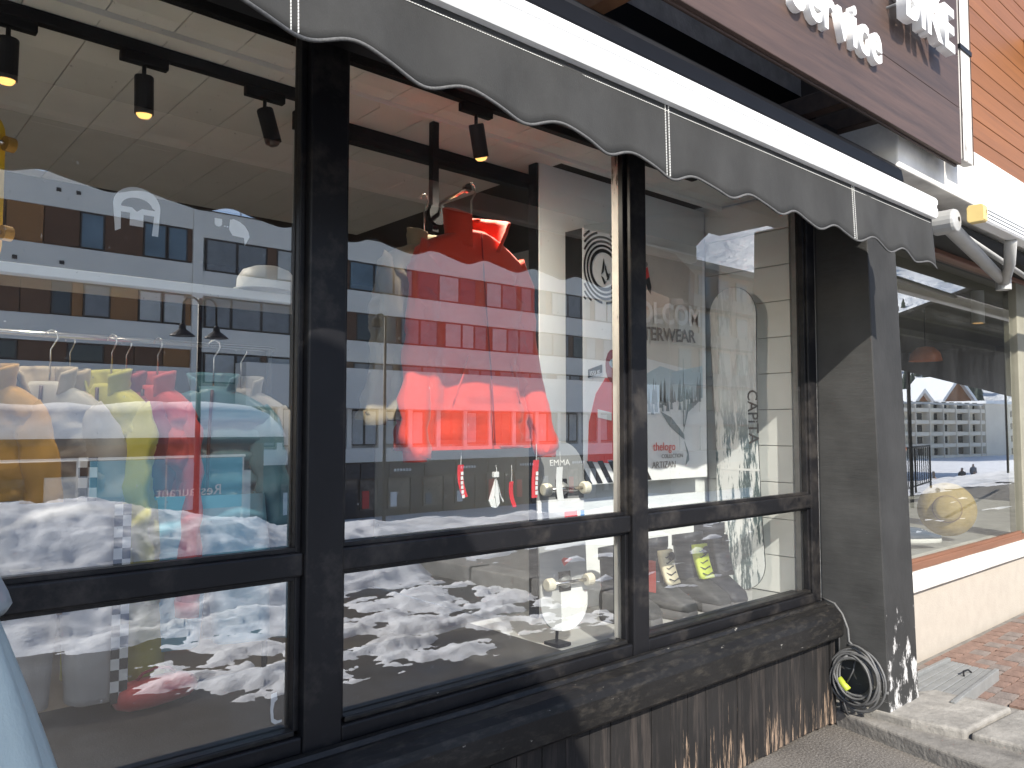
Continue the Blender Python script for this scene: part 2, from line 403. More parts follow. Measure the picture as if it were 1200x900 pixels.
# ------------------------------------------------------------------ the shop front
front = thing('shop_front', 'black timber shop front with three tall glazed bays over a peeling plinth', 'shop front', (0, 0, 0))
GY = 2.1
XM = [(-.42, -.30), (1.045, 1.165), (2.448, 2.545), (3.882, 3.965)]     # mullions
for x0, x1 in XM:
    mu = box('mullion', 'black_frame', x0, x1, 2.045 if x1 < 3 else 2.06, 2.145 if x1 < 3 else 2.125, .60, 2.99, front, .006)
    for s, xx in ((0, x0 - .018), (1, x1 + .0005)):
        if (x0 < 0 and s == 0) or (x1 > 3.9 and s == 1): continue
        box('glazing_bead', 'black_frame', xx, xx + .0175, 2.072, 2.098, .66, 2.95, mu, .003)
        if x1 > 3.9: continue
        box('inner_reveal', 'white_old' if x0 > 2 else 'black_frame', xx + (.0135 if s == 0 else 0), xx + (.0175 if s == 0 else .004), 2.104, 2.143, .66, 2.95, mu)
for i in range(3):
    a, b_ = XM[i][1] + .001, XM[i+1][0] - .001
    t = box('transom', 'black_frame', a, b_, 2.055, 2.142, 1.084, 1.150, front, .006)
    box('glazing_bead', 'black_frame', a + .017, b_ - .017, 2.074, 2.098, 1.151, 1.163, t)
    box('glazing_bead', 'black_frame', a + .017, b_ - .017, 2.074, 2.098, 1.072, 1.083, t)
    box('bottom_rail', 'black_frame', a, b_, 2.05, 2.18, .602, .650, front, .006)
    box('bottom_bead', 'black_sill', a + .017, b_ - .017, 2.062, 2.098, .6505, .667, front, .004)
    box('head_rail', 'black_frame', a, b_, 2.055, 2.185, 2.90, 2.99, front, .006)
    for z0, z1 in ((.655, 1.075), (1.158, 2.905)):
        box('glass_pane', 'shop_glass', a - .004, b_ + .004, 2.0993, 2.1007, z0, z1, front)
        # a pane is a thin sheet: one reflecting face is enough
for o in list(front.children):
    if o.name.startswith('glass_pane'):
        a, b_ = o.data.vertices[0].co.x, o.data.vertices[1].co.x; z0, z1 = o.data.vertices[0].co.z, o.data.vertices[4].co.z
        me = bpy.data.meshes.new('glass_pane'); me.from_pydata([(a, GY, z0), (b_, GY, z0), (b_, GY, z1), (a, GY, z1)], [], [(0, 1, 2, 3)])
        me.materials.append(MATS['shop_glass']); o.data = me
# sloping, rounded sill with its stepped profile
prof = [(2.12, .40), (2.12, .601), (2.035, .601), (2.028, .612), (2.008, .612), (2.000, .600), (1.985, .600), (1.950, .590), (1.928, .572), (1.918, .548), (1.915, .50), (1.916, .462), (1.928, .450), (2.0, .450), (2.0, .40)]
mb = MB(); nx = 60
rings = []
for i in range(nx + 1):
    x = -.6 + (3.905 + .6)*i/nx
    rings.append([(x, y + (.0025*fbm(x*3, z*9) if y < 2.03 else 0), z + .0035*fbm(x*1.7, y*11, 2)) for y, z in prof])
mb.loft(rings, True).build('sill', 'black_sill', front, smooth=False)
# plinth of upright boards
pl = box('plinth', 'black_plinth', -.6, 3.955, 2.02, 2.12, -.03, .449, front)
x = -.58
while x < 3.88:
    w = random.uniform(.105, .13); w = min(w, 3.89 - x)
    o = box('plank', 'black_plinth', x + .0015, x + w - .0015, 1.985 + random.uniform(0, .003), 2.021, .012 + random.uniform(0, .01), .448, pl, .003); x += w
box('corner_post', 'black_plinth', 3.891, 3.935, 1.975, 2.03, .01, .452, front, .004)
# wall above the glazing and lintel
box('lintel', 'black_satin', -.6, 3.965, 2.02, 2.30, 2.991, 3.205, front)
mat('concrete_bounce_lit', (.55, .54, .52), .9, 0, .22, 14, bmp=.5, bscale=60, world_pos=True)  # concrete lightened in colour to stand for light bounced under the sign
box('upper_wall', 'concrete_bounce_lit', -.8, 4.55, 2.10, 2.40, 3.206, 5.2, front)
box('end_wall', 'concrete', 3.97, 4.35, 2.06, 2.40, .06, 3.10, front)

pil = thing('pillar', 'flared black painted masonry pillar with chipped foot beside the window', 'pillar')
def pilx(z): return 3.9665, 4.300 + .01*(1-z/2.6)
mbL = MB(); rr = []
prof_z = [.112, .118, .3, .6, 1.0, 1.4, 1.8, 2.2, 2.6]
def pfy(z): return 1.722 + .055*(z - .12)/2.28
mb = MB(); rings = []
for z in prof_z:
    x0, x1 = pilx(z); y = pfy(z) + .003*fbm(z*3, 1)
    rings.append([(x0, 2.06, z), (x0 + .002*fbm(z*4, 5), y, z), (x1 + .003*fbm(z*4, 8), y, z), (x1, 2.06, z)])
o = mb.loft(rings, True).build('shaft', 'black_pillar', pil, bev=.012, seg=3)
o.data.materials.append(MATS['grey_pillar'])
for p in o.data.polygons:
    if p.normal.y < -.8: p.material_index = 1

# ------------------------------------------------------------------ inside the shop
ceil = struct(box('ceiling', 'interior_brown', -3.0, 3.96, 2.21, 6.6, 2.815, 2.95))
x = -1.0
while x < 3.95:
    w = min(.205, 3.955 - x)
    if w > .03:
        box('plank', 'ceiling_white', x + .002, x + w - .002, 2.212, 2.615, 2.782, 2.815, ceil)
        if x < 2.6: box('plank', 'ceiling_white', x + .002, x + w - .002, 2.655, 4.6, 2.776, 2.815, ceil)
    x += .205
box('trim', 'ceiling_white', -1.0, 3.955, 2.617, 2.653, 2.764, 2.815, ceil)
struct(box('floor', 'interior_floor', -3.0, 3.96, 2.90, 6.6, -.02, .02))
struct(box('display_platform', 'platform', 2.30, 3.955, 2.19, 2.89, .45, .602))
mat('platform_in_shade', (.045, .043, .042), .9, 0, .2, 6)  # left part of the platform: shade put into a near-black colour
struct(box('shaded_platform', 'platform_in_shade', -.6, 2.298, 2.19, 2.89, .45, .602))
struct(box('back_wall', 'interior_brown', -3.0, 3.96, 6.4, 6.6, .02, 2.815))
struct(box('left_wall', 'interior_brown', -3.2, -3.0, 2.2, 6.6, .02, 2.95))
sw = struct(box('side_wall', 'wall_grey', 3.975, 4.0, 2.19, 6.6, .02, 2.815))
z = .604
while z < 2.77:
    h = min(.198, 2.775 - z)
    box('plank', 'plank_white', 3.955, 3.9745, 2.20, 2.735, z + .002, z + h - .002, sw, .002); z += .198
part = struct(box('partition', 'wall_grey', 2.60, 3.954, 2.74, 2.80, .604, 2.775))
box('black_edge', 'black_satin', 2.585, 2.599, 2.745, 2.80, .604, 2.775, part)

def track(name, label, x0, x1, y, z=2.755):
    t = thing(name, label, 'track light rail', (0, 0, 0), group='black ceiling tracks in the shop')
    box('rail', 'black_satin', x0, x1, y - .018, y + .018, z - .02, z + .02, t, .003)
    return t
t1 = track('light_track', 'long black ceiling track carrying three spotlights over the clothes', -.6, 1.385, 2.745)
t2 = track('light_track', 'black ceiling track nearest the glass, running above the red jacket', -.4, 3.30, 2.34)
t3 = thing('ceiling_rail', 'plain dark rail under the ceiling behind the red jacket', 'rail')
box('rail', 'black_satin', 1.42, 2.70, 2.90, 2.95, 2.70, 2.775, t3, .003)
def spot(x, y, lit, tilt, label, watts=14, cone=105):
    s = thing('spotlight', label, 'spotlight', (x, y, 2.735), group='black ceiling spotlights')
    box('adapter', 'black_satin', -.075, .075, -.016, .016, -.035, -.001, s, .004)
    MB().tube([(0, 0, -.035), (0, 0, -.085)], .007, 8).build('stem', 'black_metal', s, smooth=True)
    h = MB().lathe([(.0, -.0), (.028, -.0), (.030, -.004), (.030, -.125), (.026, -.125), (.025, -.118), (0, -.118)], n=20, cap=False).build('lamp_head', 'black_metal', s, (0, 0, -.07), smooth=False)
    h.rotation_euler = tilt
    d = MB().lathe([(.0, -.1185), (.0245, -.1185), (.0235, -.128), (.016, -.137), (0, -.140)], n=20, cap=False).build('bulb', 'lamp_warm' if lit else 'black_gloss', h)
    if lit:
        ld = bpy.data.lights.new('spot_beam', 'SPOT'); ld.energy = watts; ld.spot_size = R(cone); ld.spot_blend = 1.0 if cone > 120 else .6; ld.color = (1, .90, .74); ld.shadow_soft_size = .03
        lo = bpy.data.objects.new('spot_beam', ld); COL.objects.link(lo); lo.parent = h; lo.location = (0, 0, -.146)
spot(.407, 2.745, True, (R(4), 0, 0), 'lit spotlight cut off at the upper left corner')
spot(.794, 2.745, True, (R(6), R(-3), 0), 'lit spotlight hanging in the middle of the left ceiling track')
spot(1.214, 2.745, False, (R(-6), R(-14), 0), 'unlit spotlight tilted at the end of the left ceiling track')
spot(1.885, 2.34, True, (R(9), R(-20), 0), 'lit spotlight directly above the hanging red jacket', 50, 168)

# ------------------------------------------------------------------ awning over the shop window
aw = thing('awning', 'charcoal awning with white front bar and scalloped valance over the shop window', 'awning', (0, 0, 0))
XA, XB = -1.6, 3.855; LAM = .2975; XSEAM = 1.876
barp = [(1.400, 2.470), (1.408, 2.458), (1.425, 2.456), (1.468, 2.458), (1.474, 2.47), (1.474, 2.55), (1.462, 2.562), (1.43, 2.563), (1.408, 2.552), (1.400, 2.538), (1.400, 2.520), (1.404, 2.516), (1.404, 2.503), (1.400, 2.499)]
fb = MB().loft([[(x, y, z) for y, z in barp] for x in (XA, XB)], True).build('front_bar', 'white_bar', aw)
MB().tube([(XB - .002, 1.437, 2.478), (XB + .02, 1.437, 2.474)], [.012, .009], 10).build('end_plug', 'galvanised', fb)
def vz(x): return 2.2495 + .029*max(0.0, 1.85 - x) - .0142*math.cos(2*math.pi*(x - XSEAM)/LAM) - .008*math.sin(4*math.pi*(x - XSEAM)/LAM)*.35 - (.03*max(0, (x - 3.70)/.15) if x > 3.70 else 0)
def vy(x, t): return 1.428 + t*(.006*math.sin(x*7.3) + .0045*math.sin(x*19.1 + 1) + .004*math.sin(2*math.pi*(x - XSEAM)/LAM + 1.0)) - .010*t
N = 520; mb = MB(); fr = []; bk = []
rows = [0, .12, .3, .5, .7, .86, 1.0]
for i in range(N + 1):
    x = XA + (XB - .003 - XA)*i/N; zb = vz(x)
    fr.append([(x, vy(x, t), 2.459 + (zb - 2.459)*t) for t in rows] + [(x, vy(x, t) + .0022, 2.459 + (zb - 2.459)*t) for t in reversed(rows)])
va = mb.loft(fr, True).build('valance', 'awning_fabric', aw, smooth=True)
hp = []
for i in range(N + 1):
    x = XA + (XB - .003 - XA)*i/N; hp.append((x, vy(x, 1) - .0005, vz(x)))
MB().tube(hp, .0042, 6).build('hem_cord', 'cord_grey', va, smooth=True)
k = -3
while XSEAM + k*4*LAM < XB:
    xs = XSEAM + k*4*LAM
    if xs > XA + .05:
        for d in (-.008, .008):
            mb = MB(); q = 26
            for j in range(q):      # separate stitches
                t0, t1 = (j + .12)/q, (j + .88)/q
                z0, z1 = 2.455 + (vz(xs) + .004 - 2.455)*t0, 2.455 + (vz(xs) + .004 - 2.455)*t1
                mb.box(xs + d - .0009, xs + d + .0009, vy(xs, t0) - .0030, vy(xs, t0) + .001, z1, z0)
            mb.build('stitching', 'thread', va)
        if False: box('seam_fold', 'awning_fabric', xs - .012, xs + .012, vy(xs, .5) - .0032, vy(xs, .5) + .006, vz(xs) + .012, 2.452, va)
    k += 1
mb = MB(); q = 700                 # stitched line under the bar
for j in range(q):
    x0 = XA + .02 + (XB - XA - .04)*j/q; mb.box(x0, x0 + .0055, 1.4258, 1.4285, 2.4375, 2.4390)
mb.build('top_stitching', 'thread', va)
MB().loft([[(x, 1.455, 2.545), (x, 1.62, 2.655), (x, 1.62, 2.649), (x, 1.455, 2.539)] for x in (XA, XB - .01)], True).build('fabric_roof', 'awning_dark', aw)
cas = [(1.60, 2.60), (1.575, 2.63), (1.566, 2.68), (1.575, 2.735), (1.61, 2.775), (1.66, 2.79), (1.86, 2.79), (1.90, 2.82), (2.018, 2.82), (2.018, 2.60)]
MB().loft([[(x, y, z) for y, z in cas] for x in (XA, 3.90)], True).build('cassette', 'black_satin', aw)
MB().loft([[(x, y, z) for y, z in ((1.70, 2.80), (1.68, 2.82), (1.70, 2.85), (1.76, 2.87), (2.018, 2.87), (2.018, 2.80))] for x in (XA, 3.86)], True).build('upper_cover', 'black_satin', aw)
for xa in (-.3, 2.9):
    MB().tube([(xa, 1.47, 2.50), (xa + .45, 1.72, 2.60), (xa + .75, 1.90, 2.62)], .018, 8).build('folding_arm', 'black_metal', aw, smooth=True)

# ------------------------------------------------------------------ sign board above
sg = thing('sign_board', 'dark stained timber sign board with white raised letters above the awning', 'sign', (0, 0, 0))
SY = 1.50; SXR = 4.466
zz = 2.870
bd = MB().box(-1.5, SXR - .004, SY + .021, SY + .035, 2.875, 4.5).build('backing', 'sign_frame_wood', sg)
for i, h in enumerate((.30, .285, .31, .29, .30)):
    box('plank', 'sign_wood', -1.5, SXR, SY, SY + .02, zz, zz + h - .0015, sg, .003); zz += h
box('bottom_edge', 'sign_frame_wood', -1.5, SXR - .003, SY + .0205, SY + .034, 2.862, 2.8745, sg, .003)
def word(s, xr, zb, size, ext, yf, bold, sx=1.0, gap=.0):
    """letters one by one, right aligned at xr; front face at y = yf"""
    ms = []
    for ch in s:
        me = text_mesh(ch, size, ext, bold); xsv = [v.co.x for v in me.vertices]; ms.append((me, min(xsv), max(xsv)))
    x = xr
    for me, a, b_ in reversed(ms):
        w = (b_ - a)*sx; x -= w
        me.transform(Matrix.Translation((x, yf + ext, zb)) @ FACE_STREET @ Matrix.Diagonal((sx, 1, 1, 1)) @ Matrix.Translation((-a, 0, 0)))
        me.materials.clear(); me.update(); obj('letter', me, 'letter_white', sg); x -= gap
word('Service', 3.470, 3.085, .262, .0150, SY - .0305, .006, .88, .020)
word('BIKE', 4.175, 3.345, .300, .022, SY - .085, .009, .90, .026)
for x in (4.15, 3.93, 3.72, 3.55):
    for z_ in (3.40, 3.50): MB().tube([(x - .12, SY + .001, z_), (x - .12, SY - .042, z_)], .006, 6).build('letter_pin', 'galvanised', sg)
# brackets that carry the board
for x in (1.95, 3.42, 3.72):
    br = box('bracket', 'bracket_wood' if x < 3 else 'sign_frame_wood', x, x + .07, 1.576, 2.099, 2.93 if x < 3 else 2.95, 3.04, sg, .004)
box('bracket_strut', 'black_metal', 3.60, 3.72, 1.80, 1.83, 2.93, 2.95, sg)
box('end_panel', 'sign_frame_wood', 3.95, 3.985, 1.576, 2.099, 2.93, 3.6, sg)
ps = thing('weathered_post', 'weathered white timber post just beside the dark sign board', 'post')
MB().hexa([(4.50, 1.505, 2.905), (4.655, 1.505, 2.905), (4.655, 1.555, 2.905), (4.50, 1.555, 2.905), (4.50, 1.505, 4.6), (4.655, 1.505, 4.6), (4.655, 1.555, 4.6), (4.50, 1.555, 4.6)]).build('timber', 'white_old', ps, bev=.006)
box('clamp', 'black_metal', 4.495, 4.66, 1.497, 1.56, 3.505, 3.53, ps)
for d in (0, .149): box('edge_strip', 'sign_frame_wood', 4.5005 + d, 4.506 + d, 1.5015, 1.5045, 2.905, 4.6, ps)

# ------------------------------------------------------------------ neighbouring shop on the right
nb = thing('neighbour_shop', 'cream neighbouring shop with brown framed window and orange timber cladding above', 'shop', (0, 0, 0))
box('lower_wall', 'wall_cream', 4.36, 14, 2.10, 2.35, .0, .475, nb)
box('sill', 'slab_white', 4.36, 14, 2.055, 2.35, .476, .602, nb, .012, 3)
fr_ = box('bottom_frame', 'brown_wood', 4.36, 14, 2.075, 2.16, .603, .652, nb, .006)
box('bead', 'brown_wood', 4.36, 14, 2.088, 2.104, .6525, .672, fr_)
box('top_frame', 'brown_wood', 4.36, 14, 2.065, 2.16, 2.665, 2.755, nb, .006)
box('shaded_wall', 'black_satin', 4.36, 14, 2.10, 2.35, 2.756, 3.30, nb)  # wall over the window coloured black for the shade below the slab
for x0, x1, mname in ((4.352, 4.42, 'brown_wood'), (7.28, 7.62, 'olive_beam'), (10.6, 10.72, 'brown_wood')):
    box('window_post', mname, x0, x1, 2.07, 2.17, .6525, 2.664, nb, .005)
for x0, x1 in ((4.42, 7.28), (7.62, 10.6), (10.72, 13.9)):
    me = bpy.data.meshes.new('glass_pane'); me.from_pydata([(x0, 2.1, .655), (x1, 2.1, .655), (x1, 2.1, 2.664), (x0, 2.1, 2.664)], [], [(0, 1, 2, 3)])
    obj('glass_pane', me, 'neighbour_glass', nb)
sl = box('concrete_slab', 'slab_white', 3.93, 16, 1.60, 2.35, 2.765, 3.085, nb, .01)
z = 3.09
while z < 4.9:
    box('plank', 'orange_wood', 3.93, 16, 1.632 - .006, 1.66, z, z + .108, nb, .004); z += .112
box('wall_core', 'interior_brown', 3.935, 16, 1.661, 2.35, 3.09, 4.9, nb)
box('soffit', 'brown_wood', 6.05, 16, 1.25, 1.62, 4.05, 4.12, nb)
nfl = box('inner_floor', 'platform', 4.05, 14, 2.17, 6.0, .45, .60, nb)
box('inner_ceiling', 'nb_ceiling', 4.05, 14, 2.17, 6.0, 2.76, 2.86, nb)
box('inner_end', 'dark_olive', 13.85, 14, 2.36, 5.89, .60, 2.755, nb)
box('inner_side', 'dark_olive', 4.05, 4.1, 2.41, 5.89, .60, 2.755, nb)
box('inner_back', 'dark_olive', 4.05, 14, 5.9, 6.0, .60, 2.76, nb)
for i in range(3): box('ceiling_beam', 'olive_beam', 4.06, 13.9, 2.75 + i*.75, 2.83 + i*.75, 2.68, 2.759, nb)
lamp = thing('pendant_lamp', 'small white cylinder lamp under the neighbouring shop ceiling', 'lamp', (8.1, 2.62, 2.46))
MB().lathe([(.0, .299), (.055, .299), (.055, .0), (.048, .0), (.048, .02), (0, .02)], n=18, cap=False).build('shade', 'white_paint', lamp)
MB().lathe([(0, .012), (.045, .012), (.045, .019), (0, .019)], n=18, cap=False).build('bulb', 'lamp_warm', lamp)

na = thing('folded_awning', 'folded white awning with yellow end cap and grey arms over the neighbouring shop', 'awning')
bp_ = [(1.455, 2.605), (1.455, 2.675), (1.465, 2.688), (1.53, 2.688), (1.54, 2.675), (1.54, 2.605), (1.53, 2.595), (1.465, 2.595)]
fbar = MB().loft([[(x, y, z) for y, z in bp_] for x in (4.69, 9.5)], True).build('front_bar', 'white_bar', na)
for z_ in (2.62, 2.64, 2.66): box('ridge', 'galvanised', 4.69, 9.5, 1.4515, 1.4545, z_ - .002, z_ + .002, fbar)
mat('cap_yellow', (.66, .50, .20), .5, 0, .1)
cap = MB().loft([[(x, 1.497 + (y - 1.497)*1.02, 2.6415 + (z - 2.6415)*1.02) for y, z in bp_] for x in (4.635, 4.689)], True).build('end_cap', 'cap_yellow', na, bev=.004)
place_text('cap_mark', '?', 'black_metal', .04, .0008, Matrix.Translation((4.64, 1.446, 2.625)) @ FACE_STREET, cap)
mat('arm_grey', (.40, .40, .39), .45, .1, .1)
def arm(pts, w, name='arm'):
    a = MB().tube(pts, w, 10, squash=.75).build(name, 'arm_grey', na, smooth=True); return a
arm([(4.53, 1.62, 2.60), (4.60, 1.62, 2.59), (5.80, 1.72, 2.445)], [.046, .046, .036])
MB().lathe([(0, -.07), (.058, -.06), (.064, -.045), (.064, .045), (.058, .06), (0, .07)], (4.53, 1.61, 2.595), 18, 'y', False).build('shoulder_joint', 'arm_grey', na, smooth=False, bev=.004)
MB().lathe([(0, -.0), (.013, -.0), (.013, .012), (0, .012)], (4.53, 1.540, 2.60), 12, 'y', False).build('bolt', 'black_metal', na)
arm([(5.24, 1.51, 2.585), (5.52, 1.60, 2.50), (5.80, 1.72, 2.43)], [.034, .032, .036], 'forearm')
MB().lathe([(0, -.05), (.045, -.05), (.045, .05), (0, .05)], (5.80, 1.72, 2.44), 14, 'z', False).build('elbow_joint', 'arm_grey', na, smooth=False)
arm([(5.0, 1.70, 2.63), (6.9, 1.80, 2.55)], [.02, .02], 'rear_tube')
MB().tube([(4.05, 1.80, 2.70), (9.4, 1.80, 2.70)], .045, 14).build('fabric_roll', 'awning_dark', na, smooth=True)
MB().tube([(3.99, 1.80, 2.70), (4.05, 1.80, 2.70)], .05, 14).build('roll_end', 'cap_yellow', na, smooth=True)
box('wall_rail', 'black_satin', 4.06, 9.5, 1.86, 2.099, 2.70, 2.76, na)

# terrace awning further along the row: mirrored as the dark edge above the mountain
ta = thing('terrace_awning', 'long dark terrace awning further down the row, seen mirrored in the neighbouring window', 'awning')
MB().hexa([(9.6, -.85, 2.50), (40, -6.4, 2.50), (40, 2.05, 3.6), (9.6, 2.05, 3.3), (9.6, -.85, 2.54), (40, -6.4, 2.54), (40, 2.05, 3.64), (9.6, 2.05, 3.34)]).build('roof_sheet', 'awning_dark', ta)
for x, y in ((14.8, -1.75), (28, -4.15), (39.5, -6.2)):
    MB().tube([(x, y, .05), (x, y, 2.49)], .035, 8).build('post', 'black_metal', ta)

# ------------------------------------------------------------------ outside details by the pillar
cb = thing('cable_coil', 'coil of grey cable with a green tape wrap hanging between plinth and pillar', 'cable', (0, 0, 0))
pts = []
T = 9
for i in range(T*36 + 1):
    t = i/36.0; a = 2*math.pi*t + 1.2; rad = .118 + .022*math.sin(t*2.1 + 1) + .012*fbm(t, 2)
    cx = 3.945 - .010*t/T - .012*math.sin(t*1.7); oy = .018*math.sin(t*3.3); oz = .022*math.sin(t*2.4 + 2)
    pts.append((cx - .022 - .035*abs(math.sin(t*5.1))*.6, 1.862 + oy + rad*math.cos(a)*.93, .262 + oz + rad*math.sin(a)))
MB().tube(pts, .0062, 6).build('loops', 'rubber_grey', cb, smooth=True)
MB().tube([(3.955, 2.05, .615), (3.945, 1.98, .60), (3.935, 1.935, .555), (3.928, 1.905, .49), (3.926, 1.90, .43), (3.925, 1.86, .395), (3.925, 1.77, .35), (3.93, 1.735, .27), (3.935, 1.74, .20)], .0065, 8).build('upper_run', 'rubber_grey', cb, smooth=True)
MB().tube([(3.955, 2.048, .600), (3.940, 1.972, .57), (3.936, 1.955, .48), (3.935, 1.955, .40), (3.925, 1.95, .30)], .0055, 8).build('second_run', 'rubber_dark', cb, smooth=True)
MB().tube([(3.93, 1.955, .17), (3.925, 1.945, .08), (3.90, 1.90, .078), (3.905, 1.92, .12), (3.915, 1.93, .20)], .006, 8).build('loose_end', 'rubber_dark', cb, smooth=True)
MB().tube([(3.905, 1.945, .242), (3.900, 1.915, .215), (3.898, 1.895, .200)], .017, 10).build('tape_wrap', 'tape_green', cb, smooth=True)
MB().tube([(3.900, 1.90, .235), (3.905, 1.87, .30), (3.92, 1.868, .345)], .004, 6).build('tie', 'rubber_grey', cb, smooth=True)

gr = thing('metal_ramp', 'flat grey metal ramp of ribbed strips lying on the brick terrace', 'ramp', (0, 0, 0))
P0, P1, P2, P3 = (Vector(p) for p in ((4.33, 1.585, .067), (5.10, 1.625, .067), (5.13, 1.86, .067), (4.47, 1.87, .067)))
mat('ramp_grey', (.25, .255, .25), .55, .25, .15, 14)
for i in range(6):
    a0, a1 = i/6 + .012, (i+1)/6 - .012
    q = [P0.lerp(P3, a0), P1.lerp(P2, a0), P1.lerp(P2, a1), P0.lerp(P3, a1)]
    h = .045 if i else .05
    MB().hexa([tuple(p) for p in q] + [(p.x, p.y, p.z + h) for p in q]).build('slat', 'ramp_grey', gr, bev=.003)
for e, f_ in ((P0, P1), (P3, P2)):
    d = Vector((0, -.016, 0)) if e is P0 else Vector((0, .016, 0))
    q = [e + d*1.6, f_ + d*1.6, f_ + d*.2, e + d*.2]
    if e is not P0: q = q[::-1]
    MB().hexa([(p.x, p.y, p.z - .012) for p in q] + [(p.x, p.y, p.z + .062) for p in q]).build('side_rail', 'ramp_grey', gr, bev=.003)
MB().tube([(4.86, 1.70, .115), (4.88, 1.71, .135), (4.95, 1.71, .13), (4.97, 1.70, .114)], .005, 6).build('handle', 'black_metal', gr, smooth=True)

# ------------------------------------------------------------------ teal parasol at the left edge and an added unseen canopy that shades the sill
mat('teal_cover', (.40, .47, .46), .8, 0, .12, 4, (1, 1, .4), .2, 90)
mat('collar_grey', (.33, .38, .40), .35, .2, .15)
pa = thing('folded_parasol', 'pale teal folded parasol with grey collar at the lower left edge', 'parasol', (.105, 1.2, 0))
rings = []
for i in range(26):
    t = i/25; z_ = 1.27 - 1.02*t; r0 = .075 + .36*t*(1 - .40*t)
    rings.append([(r0*(1 + .10*math.sin(j*2*math.pi/48*8 + 2*t))*math.cos(j*2*math.pi/48), r0*(1 + .10*math.sin(j*2*math.pi/48*8 + 2*t))*math.sin(j*2*math.pi/48), z_) for j in range(48)])
MB().loft(rings, True).build('canopy', 'teal_cover', pa, smooth=True)
MB().lathe([(.03, 1.27), (.092, 1.268), (.098, 1.278), (.094, 1.29), (.080, 1.32), (.062, 1.345), (.05, 1.352), (.02, 1.352)], n=28, cap=True).build('collar', 'collar_grey', pa, smooth=True)
MB().tube([(0, 0, 0), (0, 0, 1.36)], .02, 12).build('pole', 'galvanised', pa, smooth=True)
MB().lathe([(0, 0), (.24, 0), (.24, .04), (.05, .07), (0, .07)], n=24, cap=False).build('base', 'concrete', pa)

bpz = 3.75; kk = (bpz - 2.5)/.8  # unseen canopy, sized and placed for its shadow on the sill
bp2 = thing('shade_canopy', 'unseen teal canopy on a pole, added to shade the left of the sill', 'parasol', (-1.05, -1.76, 0))
ring0 = []; ring1 = []
outl = []
for j in range(64):
    t = 2*math.pi*j/64; ct, st = math.cos(t), math.sin(t); e = .22
    outl.append((1.15*abs(ct)**e*(1 if ct >= 0 else -1), 1.33*abs(st)**e*(1 if st >= 0 else -1)))
MB().loft([[(x, y, bpz) for x, y in outl], [(x*.98, y*.98, bpz + .03) for x, y in outl], [(x*.5, y*.5, bpz + .36) for x, y in outl], [(x*.06, y*.06, bpz + .62) for x, y in outl]], True).build('canopy', 'teal_cover', bp2)
MB().tube([(0, 0, 0), (0, 0, bpz + .5)], .035, 12).build('pole', 'galvanised', bp2, smooth=True)
MB().lathe([(0, 0), (.45, 0), (.45, .08), (0, .1)], n=24, cap=False).build('base', 'concrete', bp2)

# ------------------------------------------------------------------ clothing
def fabric(name, col, var=.10, rough=.85, bscale=120, sheen=.15):
    m = mat(name, col, rough, 0, var, 5, bmp=.25, bscale=bscale, bdist=.003)
    m.node_tree.nodes['Principled BSDF'].inputs['Sheen Weight'].default_value = sheen; return m
fabric('red_shell', (.66, .045, .016), .08); fabric('red_dark', (.30, .012, .014), .1); fabric('tan_shell', (.30, .24, .15))
fabric('mustard', (.42, .22, .03)); fabric('grey_melange', (.40, .37, .32), .28, .95, 220); fabric('khaki', (.42, .33, .22))
fabric('chartreuse', (.40, .36, .05)); fabric('maroon', (.24, .02, .028)); fabric('bright_red', (.42, .04, .035))
fabric('teal_puffer', (.055, .15, .185), .12, .45, 60); fabric('teal_light', (.16, .40, .50), .1); fabric('ash', (.34, .32, .30)); fabric('pale_blue', (.30, .42, .50))
mat('checker_dark', (.03, .028, .026), .9); mat('checker_light', (.66, .64, .60), .9)
mat('zip', (.05, .012, .012), .5, .1)

